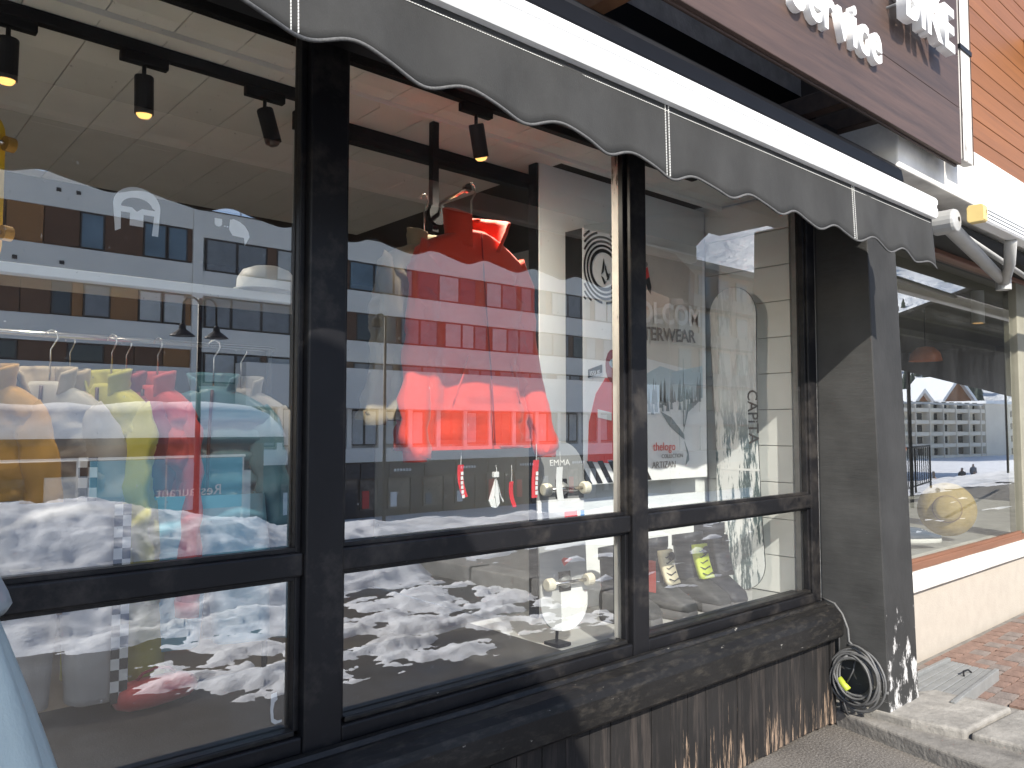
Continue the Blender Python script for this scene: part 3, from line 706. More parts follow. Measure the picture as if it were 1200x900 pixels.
def sring(w, d, z, n, y0=0.0, x0=0.0, e=.72, fold=0.0, ph=0.0, kf=5):
    out = []
    for j in range(n):
        t = 2*math.pi*j/n; c, s = math.cos(t), math.sin(t)
        k = 1 + fold*(math.sin(kf*t + ph) + .6*math.sin((kf*2+1)*t - 1.7*ph))
        out.append((x0 + w*abs(c)**e*(1 if c >= 0 else -1)*(1 + fold*.25*math.sin(kf*t + ph)), y0 + d*k*abs(s)**e*(1 if s >= 0 else -1), z))
    return out
def jacket(name, label, cat, body_m, loc, rz, W=.29, L=.70, D=.10, sleeve_m=None, collar_m=None, hood=False, puffer=False, seed=0, SL=.60, spread=.10, zipc='zip', group='jackets hanging in the shop window', tall_collar=False):
    """garment hanging from its neck at the local origin; its front looks along -y"""
    rnd = random.Random(seed); ph = rnd.uniform(0, 6)
    t = thing(name, label, cat, loc, rz, group)
    sh = W*.86; n = 64; rings = []; NZ = 56
    for i in range(NZ + 1):
        s = i/NZ; z = -L + (L - .13)*s
        w = W*(1.0 - .06*math.sin(s*math.pi)) if s < .75 else W*(.98 - .12*(s - .75)/.25)
        d = D*(1.05 - .25*s)
        if puffer: k = abs(math.sin(s*math.pi*7.5)); w *= .95 + .06*k; d *= .80 + .30*k
        fo = (.20*(1 - s) + .05)*(1 if not puffer else .5)
        rg_ = sring(w + .008*fbm(s*4, seed), d*(1 + .15*fbm(s*5, seed + 3)), z + .010*math.sin(3 + seed)*(1 - s), n, .01*fbm(s*3, seed + 7), 0, .68, fo, ph + 1.4*s, 5)
        rings.append([(x_ + .006*fbm(x_*9, z_*14, seed + 1), y_ + (.020*fbm(x_*11, z_*5, seed) + .012*fbm(x_*20 + z_*16, z_*22, seed + 4))*(.35 if puffer else 1), z_ + .010*fbm(x_*8, y_*8, seed)) for x_, y_, z_ in rg_])
    for w, d, z in ((sh*.97, D*.78, -.105), (sh*.80, D*.76, -.075), (sh*.55, D*.74, -.045), (sh*.36, D*.72, -.03), (.056, .045, -.015)):
        rings.append(sring(w, d, z, n, 0, 0, .75, .02, ph, 5))
    b = MB().loft(rings, False).build('body', body_m, t, smooth=True)
    so_ = b.modifiers.new('thickness', 'SOLIDIFY'); so_.thickness = .006
    MB().loft([sring(W*1.005, D*1.12, -L - .004, n, 0, 0, .68, .10, ph, 5), sring(W*1.01, D*1.13, -L + .03, n, 0, 0, .68, .10, ph, 5)], False).build('hem', sleeve_m or body_m, t, smooth=True)
    for sgn in (-1, 1):
        path = []; rad = []
        for i in range(23):
            s = i/22
            path.append((sgn*(sh*.86 + spread*s*(1.2 - .2*s) + .012*math.sin(s*5 + seed)), -.02 - .05*s + .02*math.sin(s*4 + seed*2), -.115 - SL*s + .02*(1 - s)))
            r = (.062 if not tall_collar else .070) - .018*s + .006*math.sin(s*31 + seed) + .006*fbm(s*9, seed + sgn*5)
            if puffer: r += .010*abs(math.sin(s*math.pi*7))
            rad.append(r*min(1.0, .40 + 4.5*s))
        rg_ = []
        for i, (p, r_) in enumerate(zip(path, rad)):
            q_ = i/22; ring_ = []
            for j in range(26):
                th = 2*math.pi*j/26; c_, s_ = math.cos(th), math.sin(th)
                k_ = 1 + .16*fbm(c_*1.6 + seed, s_*1.6 + sgn, q_*5) + (.07*math.sin(q_*34 + 2.5*s_ + 3*fbm(q_*3, seed)) if not puffer else 0)
                ring_.append((p[0] + r_*1.0*c_*k_, p[1] + r_*(.62 if tall_collar or puffer else .42)*s_*(k_ + .14*math.sin(3*th + seed + 2*q_)), p[2] + .016*c_*sgn + .006*s_))
            rg_.append(ring_)
        sl = MB().loft(rg_, True).build('sleeve', sleeve_m or body_m, t, smooth=True)
        e0 = Vector(path[-1]); MB().tube([e0 + Vector((0, 0, .025)), e0 + Vector((0, 0, -.025))], [.047, .044], 16, True, .7).build('cuff', collar_m or body_m, sl, smooth=True)
    ck = 1.0 if tall_collar else .66
    for sgn in (-1, 1):
        cols = []
        for i in range(14):
            u = i/13; a = math.pi/2 - sgn*u*R(155)      # from the back of the neck round to the front
            hh = ck*(.105 + .022*math.sin(u*2.4)); col_ = []
            for j in range(7):
                v_ = j/6; r1 = ck*(.094 + .008*v_ + .018*u*u*v_) + .005*fbm(u*4, v_*4, sgn + seed)
                col_.append((r1*1.12*math.cos(a) + sgn*ck*(.018*u + .020*u*u*v_), r1*math.sin(a)*.78 - ck*(.012*u + .012*u*v_), -.045*ck - .045*ck*u + hh*v_*(1 - .12*u*u)))
            cols.append(col_)
        fl_ = MB().loft(cols, False, False).build('collar_flap', collar_m or body_m, t, smooth=True)
        q_ = fl_.modifiers.new('thickness', 'SOLIDIFY'); q_.thickness = .009
    if hood:
        hr = []
        for i in range(12):
            s = i/11; a = s*math.pi*.95
            hr.append(sring(.135*math.sin(a*.9 + .35) + .02, .085*math.sin(a*.9 + .3) + .01, .005 + .155*(1 - math.cos(a))/2 - .0, 26, .055, 0, .85, .06, ph, 4))
        MB().loft(hr, True).build('hood', body_m, t, smooth=True)
    zp = []
    for i in range(20):
        s = i/19; z = -L + .01 + (L - .04)*s; zp.append((0.012*math.sin(s*3 + ph), -D*(1.30 - .55*s) - .004, z))
    MB().tube(zp, .006 if not tall_collar else .003, 6).build('zipper', zipc, t, smooth=True)
    for sgn in (-1, 1):
        MB().hexa([(sgn*.10 - .008, -D*1.30, -L*.62), (sgn*.16 - .008, -D*1.22, -L*.80), (sgn*.16 + .008, -D*1.0, -L*.80), (sgn*.10 + .008, -D*1.0, -L*.62),
                   (sgn*.10 - .008, -D*1.30, -L*.60), (sgn*.16 - .008, -D*1.22, -L*.78), (sgn*.16 + .008, -D*1.0, -L*.78), (sgn*.10 + .008, -D*1.0, -L*.60)]).build('pocket_flap', body_m, t)
    return t
def hanger(label, loc, rz, hook=.10, m='wood_hanger'):
    h = thing('coat_hanger', label, 'hanger', loc, rz, 'hangers holding the jackets')
    pth = [(-.15, 0, -.125), (-.10, 0, -.10), (-.05, 0, -.07), (0, 0, -.05), (.05, 0, -.07), (.10, 0, -.10), (.15, 0, -.125)]
    MB().tube(pth, [.010, .013, .014, .014, .014, .013, .010], 10).build('shoulder_bar', m, h, smooth=True)
    hk = [(0, 0, -.05), (0, 0, hook - .05), (.012, 0, hook - .03), (.022, 0, hook - .012), (.018, 0, hook + .008), (0, 0, hook + .016), (-.018, 0, hook + .006), (-.02, 0, hook - .008)]
    MB().tube(hk, .0032, 8).build('hook', 'chrome', h, smooth=True)
    return h
def trousers(label, m, loc, rz, W=.19, L=.80, seed=0, checker=False):
    t = thing('snow_trousers', label, 'trousers', loc, rz, 'snow trousers hanging under the jackets')
    n = 32; ph = seed
    MB().loft([sring(W*(1 + .12*(1 - i/8)), .075 + .02*(1 - i/8), -.22 + .22*i/8, n, 0, 0, .75, .05, ph, 5) for i in range(9)], False).build('waist', m, t, smooth=True)
    for s in (-1, 1):
        rg = []
        for i in range(22):
            q = i/21; rg.append(sring(W*.56*(1 - .06*q), .085*(1 - .05*q), -.19 - (L - .19)*q, 26, .01*fbm(q*4, seed), s*(W*.53 + .02*q), .75, .07, ph + 2*q, 4))
        MB().loft(rg, True).build('trouser_leg', m, t, smooth=True)
    if checker:
        for i in range(int(L/.034)):
            for c in range(2):
                o = MB().box(-.012, .012, -.003, .003, -.017, .017)
                o.build('checker', 'checker_dark' if (i + c) % 2 else 'checker_light', t, (W*1.02 + .024*c - .02, -.085, -.03 - i*.034))
    return t

# the large red jacket in the middle bay
jx, jy, jz = 1.795, 2.255, 2.225
rj = jacket('red_jacket', 'large bright red shell jacket hanging in the middle window bay', 'jacket', 'red_shell', (jx, jy, jz), R(4), W=.30, L=.80, D=.085, collar_m='red_shell', tall_collar=True, zipc='red_dark', seed=3, SL=.70, spread=.085)
hanger('hanger with chrome hook inside the large red jacket', (jx, jy, jz + .02), R(6), .135)
jacket('tan_jacket', 'tan jacket half hidden behind the large red jacket', 'jacket', 'tan_shell', (jx - .09, jy + .17, jz - .03), R(14), W=.27, L=.66, D=.09, seed=8, SL=.55)
hanger('hanger of the tan jacket behind the red one', (jx - .09, jy + .17, jz), R(14), .135)
rk = thing('wall_arm', 'short chrome garment arm with black round flange above the red jacket', 'garment arm')
MB().tube([(1.735, 2.20, 2.352), (1.80, 2.45, 2.365), (1.90, 2.60, 2.37)], .008, 10).build('rod', 'chrome', rk, smooth=True)
MB().lathe([(0, -.01), (.045, -.01), (.045, .01), (0, .01)], (1.90, 2.61, 2.37), 22, 'y', False).build('flange', 'black_satin', rk)
MB().lathe([(0, 0), (.016, 0), (.016, .016), (0, .016)], (1.735, 2.195, 2.352), 14, 'y', False).build('end_stop', 'chrome', rk)
box('post', 'black_satin', 1.885, 1.915, 2.621, 2.65, 2.30, 2.76, rk)

# jackets on the left rail
cr = thing('clothes_rail', 'chrome rail carrying the row of jackets in the left bay', 'clothes rail')
MB().tube([(-.5, 3.08, 1.815), (1.42, 3.08, 1.815)], .011, 10).build('tube', 'chrome', cr, smooth=True)
for x in (-.48, 1.40): MB().tube([(x, 3.08, .02), (x, 3.08, 1.815)], .012, 10).build('upright', 'black_metal', cr, smooth=True)
ROW = [('mustard yellow jacket at the very left edge of the row', 'mustard', .43, 3.00, -40, dict(W=.21, seed=11, sleeve_m='mustard')),
       ('grey melange jacket with checkered side stripe', 'grey_melange', .60, 3.02, -32, dict(W=.215, seed=12, collar_m='khaki')),
       ('khaki jacket squeezed behind the grey one', 'khaki', .68, 3.12, -58, dict(W=.19, seed=13)),
       ('yellow green jacket between the grey and red ones', 'chartreuse', .79, 3.02, -62, dict(W=.20, seed=14)),
       ('dark maroon jacket beside the bright red one', 'maroon', .86, 3.10, -55, dict(W=.20, seed=15)),
       ('bright red jacket with hanging red sleeve in the left row', 'bright_red', .945, 3.02, -66, dict(W=.21, seed=16, SL=.66)),
       ('quilted teal puffer jacket at the right end of the row', 'teal_puffer', 1.135, 2.98, -22, dict(W=.25, seed=17, puffer=True, SL=.56, spread=.05)),
       ('ash grey jacket behind the teal puffer', 'ash', 1.29, 3.10, -30, dict(W=.22, seed=18))]
for lab, mm, x, y, a, kw in ROW:
    jk = jacket(mm + '_jacket' if not mm.endswith('puffer') else 'puffer_jacket', lab, 'jacket', mm, (x, y, 1.665), R(a), L=kw.pop('L', .72), D=.065 if 'puffer' not in mm else .085, **kw)
    hanger('hanger of the ' + lab.split(' at ')[0].split(' with ')[0].split(' between ')[0].split(' beside ')[0].split(' behind ')[0].split(' squeezed ')[0], (x, y, 1.68), R(a), .13)
    if mm == 'grey_melange':
        for i in range(13):
            for c in range(2):
                MB().box(-.013, .013, -.0025, .0025, -.0165, .0165).build('checker', 'checker_dark' if (i + c) % 2 else 'checker_light', jk, (.150 + .026*c, -.112 + .012*c, -.28 - i*.033))
    if mm == 'teal_puffer':
        for s, zz in (('BASE CAMP', -.28),): pass
trousers('grey trousers with black and white checkered side stripe', 'ash', (.60, 2.80, 1.27), R(-10), .17, .62, 1, True)
trousers('yellow green trousers under the matching jacket', 'chartreuse', (.80, 2.95, 1.25), R(-60), .15, .60, 2)
trousers('pale blue trousers below the teal puffer', 'teal_light', (1.08, 2.86, 1.26), R(-15), .19, .52, 3)
trousers('blue grey trousers standing last in the row', 'pale_blue', (1.33, 3.0, 1.25), R(-35), .17, .55, 4)
tr_ = thing('trouser_rail', 'lower thin rail the snow trousers hang from', 'clothes rail')
MB().tube([(-.5, 3.0, 1.275), (1.42, 2.93, 1.275)], .008, 8).build('tube', 'black_metal', tr_, smooth=True)
bag = thing('red_bag', 'soft red gear bag lying on the display floor in the left bay', 'bag', (.87, 2.72, .603), R(8))
bag.scale = (.62, .7, .55)
MB().loft([[(x, r*math.cos(a)*1.15, .085 + r*math.sin(a)*(1 if math.sin(a) > 0 else .98)) for a in [2*math.pi*j/20 for j in range(20)]] for x, r in ((-.21, .01), (-.20, .055), (-.15, .078), (-.05, .085 ), (.06, .080), (.15, .072), (.195, .05), (.205, .01))], True).build('body', 'bright_red', bag, smooth=True)
MB().tube([(-.10, 0, .168), (-.07, 0, .20), (0, 0, .215), (.07, 0, .20), (.10, 0, .165)], .009, 8).build('handle', 'maroon', bag, smooth=True)

# shelf with small goods
sh_ = thing('display_shelf', 'bright white shelf across the left bay above the jackets', 'shelf')
box('shelf_board', 'white_paint', -.29, 1.33, 2.36, 2.60, 1.895, 1.922, sh_, .003)
for x in (-.27, 1.30): MB().tube([(x, 2.612, .602), (x, 2.612, 1.90)], .010, 8).build('upright', 'black_metal', sh_, smooth=True)
cp = thing('baseball_hat', 'white crushed baseball cap lying on the shelf', 'cap', (1.09, 2.43, 1.923), R(-35))
rings = [[((r*(1 + .06*math.sin(3*a + i)))*math.cos(a), r*.9*math.sin(a)*(1 + .05*math.cos(2*a)), z) for a in [2*math.pi*j/24 for j in range(24)]] for i, (r, z) in enumerate(((.095, 0), (.098, .02), (.092, .05), (.072, .078), (.04, .092), (.008, .096)))]
MB().loft(rings, True).build('crown', 'white_paint', cp, smooth=True)
MB().prism([(.09*math.cos(a), -.06 - .085*math.sin(a)) for a in [math.pi*j/12 for j in range(13)]], .002, .008, 'z').build('brim', 'white_paint', cp, bev=.002)
yd = thing('yellow_deck', 'small yellow skateboard deck standing upright on the shelf', 'skateboard', (.312, 2.46, 1.923), R(20))
mat('yellow_paint', (.85, .52, .03), .35, 0, .06)
MB().prism([(.06*math.cos(a)*1.0, .06 + .06*math.sin(a)) for a in [math.pi + math.pi*j/10 for j in range(11)]] + [(.06*math.cos(a), .36 + .06*math.sin(a)) for a in [math.pi*j/10 for j in range(11)]], -.006, .006, 'y').build('deck', 'yellow_paint', yd, bev=.003)
for zq in (.09, .33):
    MB().tube([(-.055, -.03, zq), (.055, -.03, zq)], .006, 8).build('axle', 'chrome', yd)
    for s in (-1, 1): MB().lathe([(0, -.012), (.02, -.012), (.02, .012), (0, .012)], (s*.055, -.03, zq), 14, 'x', False).build('wheel', 'mustard', yd)
# stickers on the inner face of the left pane
def ring_sector(): pass
st = thing('logo_sticker', 'white rounded block letter sticker on the glass of the left pane', 'sticker', (0, 0, 0))
def flat(parent, polys, y=2.1035, m='sticker', name='shape', bvl=0):
    for pl_ in polys: MB().prism(pl_, y, y + .0012, 'y').build(name, m, parent)
def arc(cx, cz, rx, rz, a0, a1, n=14): return [(cx + rx*math.cos(R(a0 + (a1-a0)*i/n)), cz + rz*math.sin(R(a0 + (a1-a0)*i/n))) for i in range(n+1)]
cx, cz = .600, 2.040
outer = arc(cx, cz + .015, .056, .048, 180, 0); inner = arc(cx, cz + .010, .038, .026, 0, 180)
flat(st, [[(cx - .056, cz + .015)] + outer[1:] + [(cx + .052, cz - .055), (cx + .037, cz - .055)] + [(cx + .043, cz + .012)] + inner[1:] + [(cx - .037, cz - .048), (cx - .050, cz - .055)]])
flat(st, [[(cx - .043, cz + .010), (cx - .043, cz - .004), (cx - .016, cz - .004), (cx - .016, cz - .036), (cx + .016, cz - .036), (cx + .016, cz - .004), (cx + .043, cz - .004), (cx + .043, cz + .010), (cx + .012, cz + .010), (cx, cz + .001), (cx - .012, cz + .010)]], y=2.1048)
s2 = thing('half_sticker', 'white half rounded sticker near the left mullion', 'sticker')
flat(s2, [[(.838, 2.062)] + [(.838 + .055*math.cos(R(a)), 2.022 + .044*math.sin(R(a))) for a in (80, 60, 40, 20, 0)] + [(.880, 1.996), (.878, 2.018), (.846, 2.020), (.836, 2.034)]])
s3 = thing('small_sticker', 'tiny white shield sticker above the half rounded one', 'sticker')
flat(s3, [[(.796, 2.060), (.816, 2.060), (.816, 2.046)] + arc(.806, 2.046, .010, .008, 0, -180, 6)[1:]] + [[(.822 + i*.007, 2.040), (.826 + i*.007, 2.040), (.826 + i*.007, 2.0435), (.822 + i*.007, 2.0435)] for i in range(2)])

s4 = thing('torn_sticker', 'torn white sticker low in the corner of the bottom left pane', 'sticker')
flat(s4, [[(.978, .766), (.994, .768), (.996, .748), (.988, .742), (.984, .722), (.986, .698), (.998, .690), (1.010, .690), (1.010, .684), (.990, .682), (.979, .690), (.976, .722)]])
# hang tags under the red jacket
fabric('tag_red', (.68, .04, .05)); mat('tag_white', (.80, .80, .78), .6); mat('tag_clear', (.62, .63, .63), .4)
def tagstrip(name, label, x, y, z0, z1, w, m, bend=.01):
    t = thing(name, label, 'tag', (x, y, z1), R(8), 'swing tags hanging under the red jacket')
    L_ = z1 - z0
    MB().tube([(0, 0, .06), (.002, 0, .03), (0, 0, 0)], .0014, 6).build('string', 'thread', t)
    rg = [[(-w/2*(1 - .25*(s > .9)) + bend*s*s*2, -.001 + .006*math.sin(s*3), -L_*s), (w/2*(1 - .25*(s > .9)) + bend*s*s*2, -.001 + .006*math.sin(s*3), -L_*s), (w/2 + bend*s*s*2, .001 + .006*math.sin(s*3), -L_*s), (-w/2 + bend*s*s*2, .001 + .006*math.sin(s*3), -L_*s)] for s in [i/10 for i in range(11)]]
    MB().loft(rg, True).build('strip', m, t); return t
a_ = tagstrip('lanyard', 'long red lanyard tag with white lettering hanging under the jacket middle', 1.70, 2.19, 1.255, 1.368, .028, 'tag_red', .012)
for i in range(6): MB().box(-.006, .006, -.0045, -.0035, -.006, .006).build('print', 'tag_white', a_, (.003 + .0004*i*i, .003*math.sin(i*.4), -.03 - .016*i))
b_t = tagstrip('lanyard', 'broad red lanyard tag nearest the skateboard', 2.05, 2.18, 1.235, 1.375, .034, 'tag_red', -.004)
for i in range(5): MB().box(-.007, .007, -.0045, -.0035, -.007, .007).build('print', 'tag_white', b_t, (0, .003*math.sin(i*.5), -.05 - .018*i))
tagstrip('white_tag', 'plain white curled swing tag beside the skateboard', 2.175, 2.18, 1.20, 1.345, .038, 'tag_white', .006)
tagstrip('pink_tag', 'narrow pink swing tag beside the stone logo', 1.935, 2.19, 1.205, 1.30, .022, 'tag_red', .01)
lg = thing('stone_tag', 'white faceted stone logo tag hanging from a ring', 'tag', (1.86, 2.19, 1.312), R(8), 'swing tags hanging under the red jacket')
for pl_ in ([(-.004, 0), (-.038, -.075), (-.028, -.095), (-.010, -.060)], [(.002, -.002), (-.006, -.060), (.004, -.102), (.020, -.088), (.014, -.05)], [(.005, -.002), (.016, -.048), (.040, -.078), (.038, -.088), (.020, -.058)], [(-.026, -.098), (-.009, -.066), (.001, -.104)]):
    MB().prism(pl_, -.002, .002, 'y').build('facet', 'tag_white', lg)
MB().tube([(0, 0, 0), (.004, 0, .03), (0, 0, .05)], .0014, 6).build('string', 'thread', lg)
box('clip', 'tag_white', -.016, .012, -.006, .006, .006, .026, lg, .002)

# ------------------------------------------------------------------ right bay: display board, boards and boots
mat('poster_sky', (.70, .68, .63), .55, 0, .10, 3); mat('poster_snow', (.84, .85, .85), .55, 0, .06, 5); mat('poster_tree', (.24, .29, .31), .6, 0, .3, 30)
mat('poster_blue', (.52, .63, .69), .55, 0, .12, 6); mat('ink_black', (.015, .015, .017), .5); mat('ink_white', (.80, .80, .79), .5); mat('ink_red', (.68, .05, .04), .5); mat('ink_grey', (.20, .19, .18), .5)
mat('poster_brown', (.58, .52, .46), .55, 0, .15, 4)
db = thing('display_board', 'tall poster board with mountain picture and ringed stone logo in the right bay', 'display board')
BX0, BX1, BZ0, BZ1, BY = 2.772, 3.775, 1.222, 2.462, 2.62
box('core', 'black_satin', BX0, BX1, BY + .002, 2.735, BZ0, BZ1, db)
def pf(name, pts, m, k, parent=db): return MB().prism(pts, BY - .0012 - .0012*k, BY - .0002 - .0012*k + .0004, 'y').build(name, m, parent)
pf('paper', [(BX0, BZ0), (BX1, BZ0), (BX1, BZ1), (BX0, BZ1)], 'poster_snow', 0)
pf('hazy_sky', [(3.21, 1.86), (3.74, 1.80), (BX1 - .02, BZ1 - .01), (3.21, BZ1 - .01)], 'poster_sky', 1)
pf('cliff', [(3.21, 2.10), (3.45, 2.15), (3.66, 2.10), (3.68, 2.35), (3.5, 2.44), (3.21, 2.45)], 'poster_brown', 2)
pf('blue_haze', [(3.21, 1.62), (3.74, 1.66), (3.74, 1.84), (3.50, 1.80), (3.36, 1.82), (3.21, 1.76)], 'poster_blue', 2)
rnd = random.Random(5)
for i in range(46):
    x = 3.22 + .5*rnd.random(); z0 = 1.60 + .10*(x - 3.2) + rnd.uniform(-.05, .02); h = rnd.uniform(.05, .14); w = rnd.uniform(.006, .014)
    pf('tree_print', [(x - w, z0), (x + w, z0), (x, z0 + h)], 'poster_tree', 3 + (i % 3)*.2)
pf('tree_print', [(3.555, 1.50), (3.563, 1.50), (3.560, 1.87)], 'poster_tree', 4)
for q in ([(3.36, 1.58), (3.45, 1.55), (3.56, 1.46), (3.565, 1.43), (3.44, 1.50)], [(3.555, 1.47), (3.60, 1.62), (3.72, 1.66), (3.70, 1.64), (3.60, 1.58)], [(3.565, 1.42), (3.60, 1.36), (3.605, 1.32), (3.57, 1.29), (3.59, 1.35)]):
    pf('rock_print', q, 'poster_tree', 3.8)
# concentric rings with the stone logo
rcx, rcz = 2.925, 2.275
def clip_ring(r0, r1):
    seg = []
    for i in range(72):
        a0, a1 = 2*math.pi*i/72, 2*math.pi*(i+1)/72
        q = [(rcx + r0*math.cos(a0), rcz + r0*math.sin(a0)), (rcx + r1*math.cos(a0), rcz + r1*math.sin(a0)), (rcx + r1*math.cos(a1), rcz + r1*math.sin(a1)), (rcx + r0*math.cos(a1), rcz + r0*math.sin(a1))]
        if all(BX0 + .001 < x < 3.205 and 2.105 < z < BZ1 - .002 for x, z in q): seg.append(q)
    if not seg: return
    mb = MB()
    for q in seg: mb.add([(x, BY - .0032, z) for x, z in q], [(0, 1, 2, 3)])
    mb.build('ring', 'ink_black', db)
for i in range(13): clip_ring(.094 + i*.0215 - (.006 if i == 0 else 0), .094 + i*.0215 + .0115)
for q in ([(-.003, .062), (.004, .03), (-.004, -.01), (-.022, -.026), (-.012, .02)], [(.010, .030), (.022, -.005), (.034, -.018), (.026, -.040), (.018, -.028), (.008, .005)], [(-.022, -.032), (-.006, -.040), (.010, -.062), (.016, -.052), (.006, -.075), (-.002, -.072)], [(.036, -.020), (.044, -.010), (.040, -.036), (.024, -.052), (.020, -.046)]):
    pf('stone_mark', [(rcx + x*.95, rcz + z*.95) for x, z in q], 'ink_black', 2)
# rider in red, printed lower left
pf('rider_body', [(2.80, 1.335), (3.16, 1.30), (3.19, 1.52), (3.13, 1.70), (3.03, 1.74), (2.93, 1.74), (2.86, 1.66), (2.81, 1.52)], 'ink_red', 2)
pf('rider_head', arc(2.985, 1.80, .055, .085, 0, 355, 16), 'maroon', 3)
pf('goggle', arc(2.998, 1.815, .042, .026, 0, 350, 12), 'pale_blue', 4)
for x in (2.87, 3.01): pf('rider_stripe', [(x, 1.545), (x + .10, 1.53), (x + .10, 1.57), (x, 1.585)], 'ink_white', 4)
M0 = Matrix.Translation((2.815, BY - .006, 1.745)) @ FACE_STREET @ Matrix.Rotation(R(8), 4, 'Z')
pf('word_box', [(2.805, 1.735), (2.905, 1.765), (2.905, 1.805), (2.805, 1.775)], 'ink_black', 2); place_text('print', 'ISSUE', 'ink_white', .032, .0003, M0, db)
# slanted stripes
for i in range(7):
    x0 = 2.776 + i*.075
    pts_ = [(x0 - .06, 1.335), (x0 - .022, 1.335), (x0 + .055, 1.226), (x0 + .017, 1.226)]
    if x0 - .06 < BX0: pts_ = [(BX0 + .002, 1.335 - max(0, (BX0 + .002 - (x0 - .06)))*1.42), (max(BX0 + .002, x0 - .022), 1.335 if x0 - .022 > BX0 else 1.30), (x0 + .055, 1.226), (x0 + .017, 1.226)]
    pf('stripe', pts_, 'ink_black', 2.5)
# mountain rider, lettering
pf('rider_print', [(3.235, 2.325), (3.262, 2.335), (3.275, 2.285), (3.245, 2.265)], 'ink_red', 4); pf('rider_print', [(3.240, 2.268), (3.275, 2.285), (3.292, 2.235), (3.285, 2.195), (3.262, 2.215)], 'ink_black', 4)
pf('rider_print', arc(3.252, 2.348, .011, .014, 0, 340, 8), 'ink_grey', 4)
place_text('print', 'VOLCOM', 'ink_white', .152, .0004, Matrix.Translation((3.085, BY - .0085, 2.040)) @ FACE_STREET @ Matrix.Rotation(R(2), 4, 'Z'), db, .005, 1.0)
place_text('print', 'OUTERWEAR', 'ink_grey', .098, .0004, Matrix.Translation((3.065, BY - .0085, 1.945)) @ FACE_STREET @ Matrix.Rotation(R(2), 4, 'Z'), db, .002, 1.02)
place_text('print', 'thelogo', 'ink_red', .062, .0004, Matrix.Translation((3.29, BY - .0085, 1.375)) @ FACE_STREET, db)
place_text('print', 'COLLECTION', 'ink_grey', .030, .0004, Matrix.Translation((3.36, BY - .0085, 1.335)) @ FACE_STREET, db)
place_text('print', 'ARTIZAN', 'ink_grey', .048, .0004, Matrix.Translation((3.28, BY - .0085, 1.285)) @ FACE_STREET, db)

# snowboard leaning on the side wall, its face towards the left
m, nt, b = newmat('snowboard_face')
tc = nt.nodes.new('ShaderNodeTexCoord'); s = nt.nodes.new('ShaderNodeSeparateXYZ'); nt.links.new(tc.outputs['Object'], s.inputs[0])
mp = nt.nodes.new('ShaderNodeMapping'); mp.inputs['Rotation'].default_value = (R(24), 0, 0); mp.inputs['Scale'].default_value = (1, 5.5, .9); nt.links.new(tc.outputs['Object'], mp.inputs[0])
f = add_noise(nt, mp.outputs[0], 2.3, 7, .72)
mr = nt.nodes.new('ShaderNodeMapRange'); mr.inputs[1].default_value = .25; mr.inputs[2].default_value = 1.5; nt.links.new(s.outputs['Z'], mr.inputs[0])
dark = ramp(nt, f, [(.46, (.80, .81, .80)), (.50, (.12, .17, .18)), (.56, (.05, .085, .09)), (.60, (.62, .66, .66))])
pale = ramp(nt, f, [(.47, (.74, .76, .77)), (.53, (.56, .58, .59)), (.60, (.70, .72, .73))])
c = mixc(nt, ramp(nt, mr.outputs[0], [(.45, 0.0), (.65, 1.0)]), dark, pale)
nt.links.new(c, b.inputs['Base Color']); b.inputs['Roughness'].default_value = .25
mat('board_edge', (.10, .11, .12), .3, .5)
sb = thing('snowboard', 'tall white and grey streaked snowboard leaning on the side wall behind the boots', 'snowboard', (3.895, 2.485, .604), rot=(0, R(-2.0), 0))
pts_ = []
LB, WB = 1.675, .150
for i in range(17): a = math.pi + math.pi*i/16; pts_.append((WB*math.cos(a), .16 + .16*math.sin(a)))
for i in range(1, 12): s_ = i/12; pts_.append((WB - .016*math.sin(math.pi*s_), .16 + (LB - .32)*s_))
for i in range(17): a = math.pi*i/16; pts_.append((WB*math.cos(a), LB - .16 + .16*math.sin(a)))
for i in range(1, 12): s_ = 1 - i/12; pts_.append((-WB + .016*math.sin(math.pi*s_), .16 + (LB - .32)*s_))
MB().prism(pts_, -.006, .006, 'x').build('deck', 'snowboard_face', sb, bev=.003)
MB().prism([(a*1.008, LB/2 + (z_ - LB/2)*1.0015) for a, z_ in pts_], -.0035, .0035, 'x').build('steel_edge', 'board_edge', sb)
place_text('print', 'CAPiTA', 'ink_black', .088, .0004, Matrix.Translation((-.0075, -.083, 1.10)) @ Matrix.Rotation(R(-90), 4, 'Z') @ FACE_STREET @ Matrix.Rotation(R(-90), 4, 'Z'), sb, .001)
box('cross_strip', 'ink_white', -.0072, -.0062, -.14, .10, .655, .667, sb)

# skateboard hanging upright, wheels to the street
sk = thing('skateboard', 'complete grey and white skateboard standing upright with its wheels facing the street', 'skateboard', (2.335, 2.33, 1.055), rot=(R(-3), 0, R(-6)))
sk.scale = (1.14, 1, 1)
m, nt, b = newmat('skate_graphic')
tc = nt.nodes.new('ShaderNodeTexCoord'); s = nt.nodes.new('ShaderNodeSeparateXYZ'); nt.links.new(tc.outputs['Object'], s.inputs[0])
mr = nt.nodes.new('ShaderNodeMapRange'); mr.inputs[1].default_value = -.4; mr.inputs[2].default_value = .4; nt.links.new(s.outputs['Z'], mr.inputs[0])
zc = ramp(nt, mr.outputs[0], [(0, (.78, .78, .76)), (.27, (.36, .37, .38)), (.62, (.78, .78, .78)), (.68, (.24, .245, .245))], 'CONSTANT')
mr2 = nt.nodes.new('ShaderNodeMapRange'); mr2.inputs[1].default_value = -.12; mr2.inputs[2].default_value = .12; nt.links.new(s.outputs['X'], mr2.inputs[0])
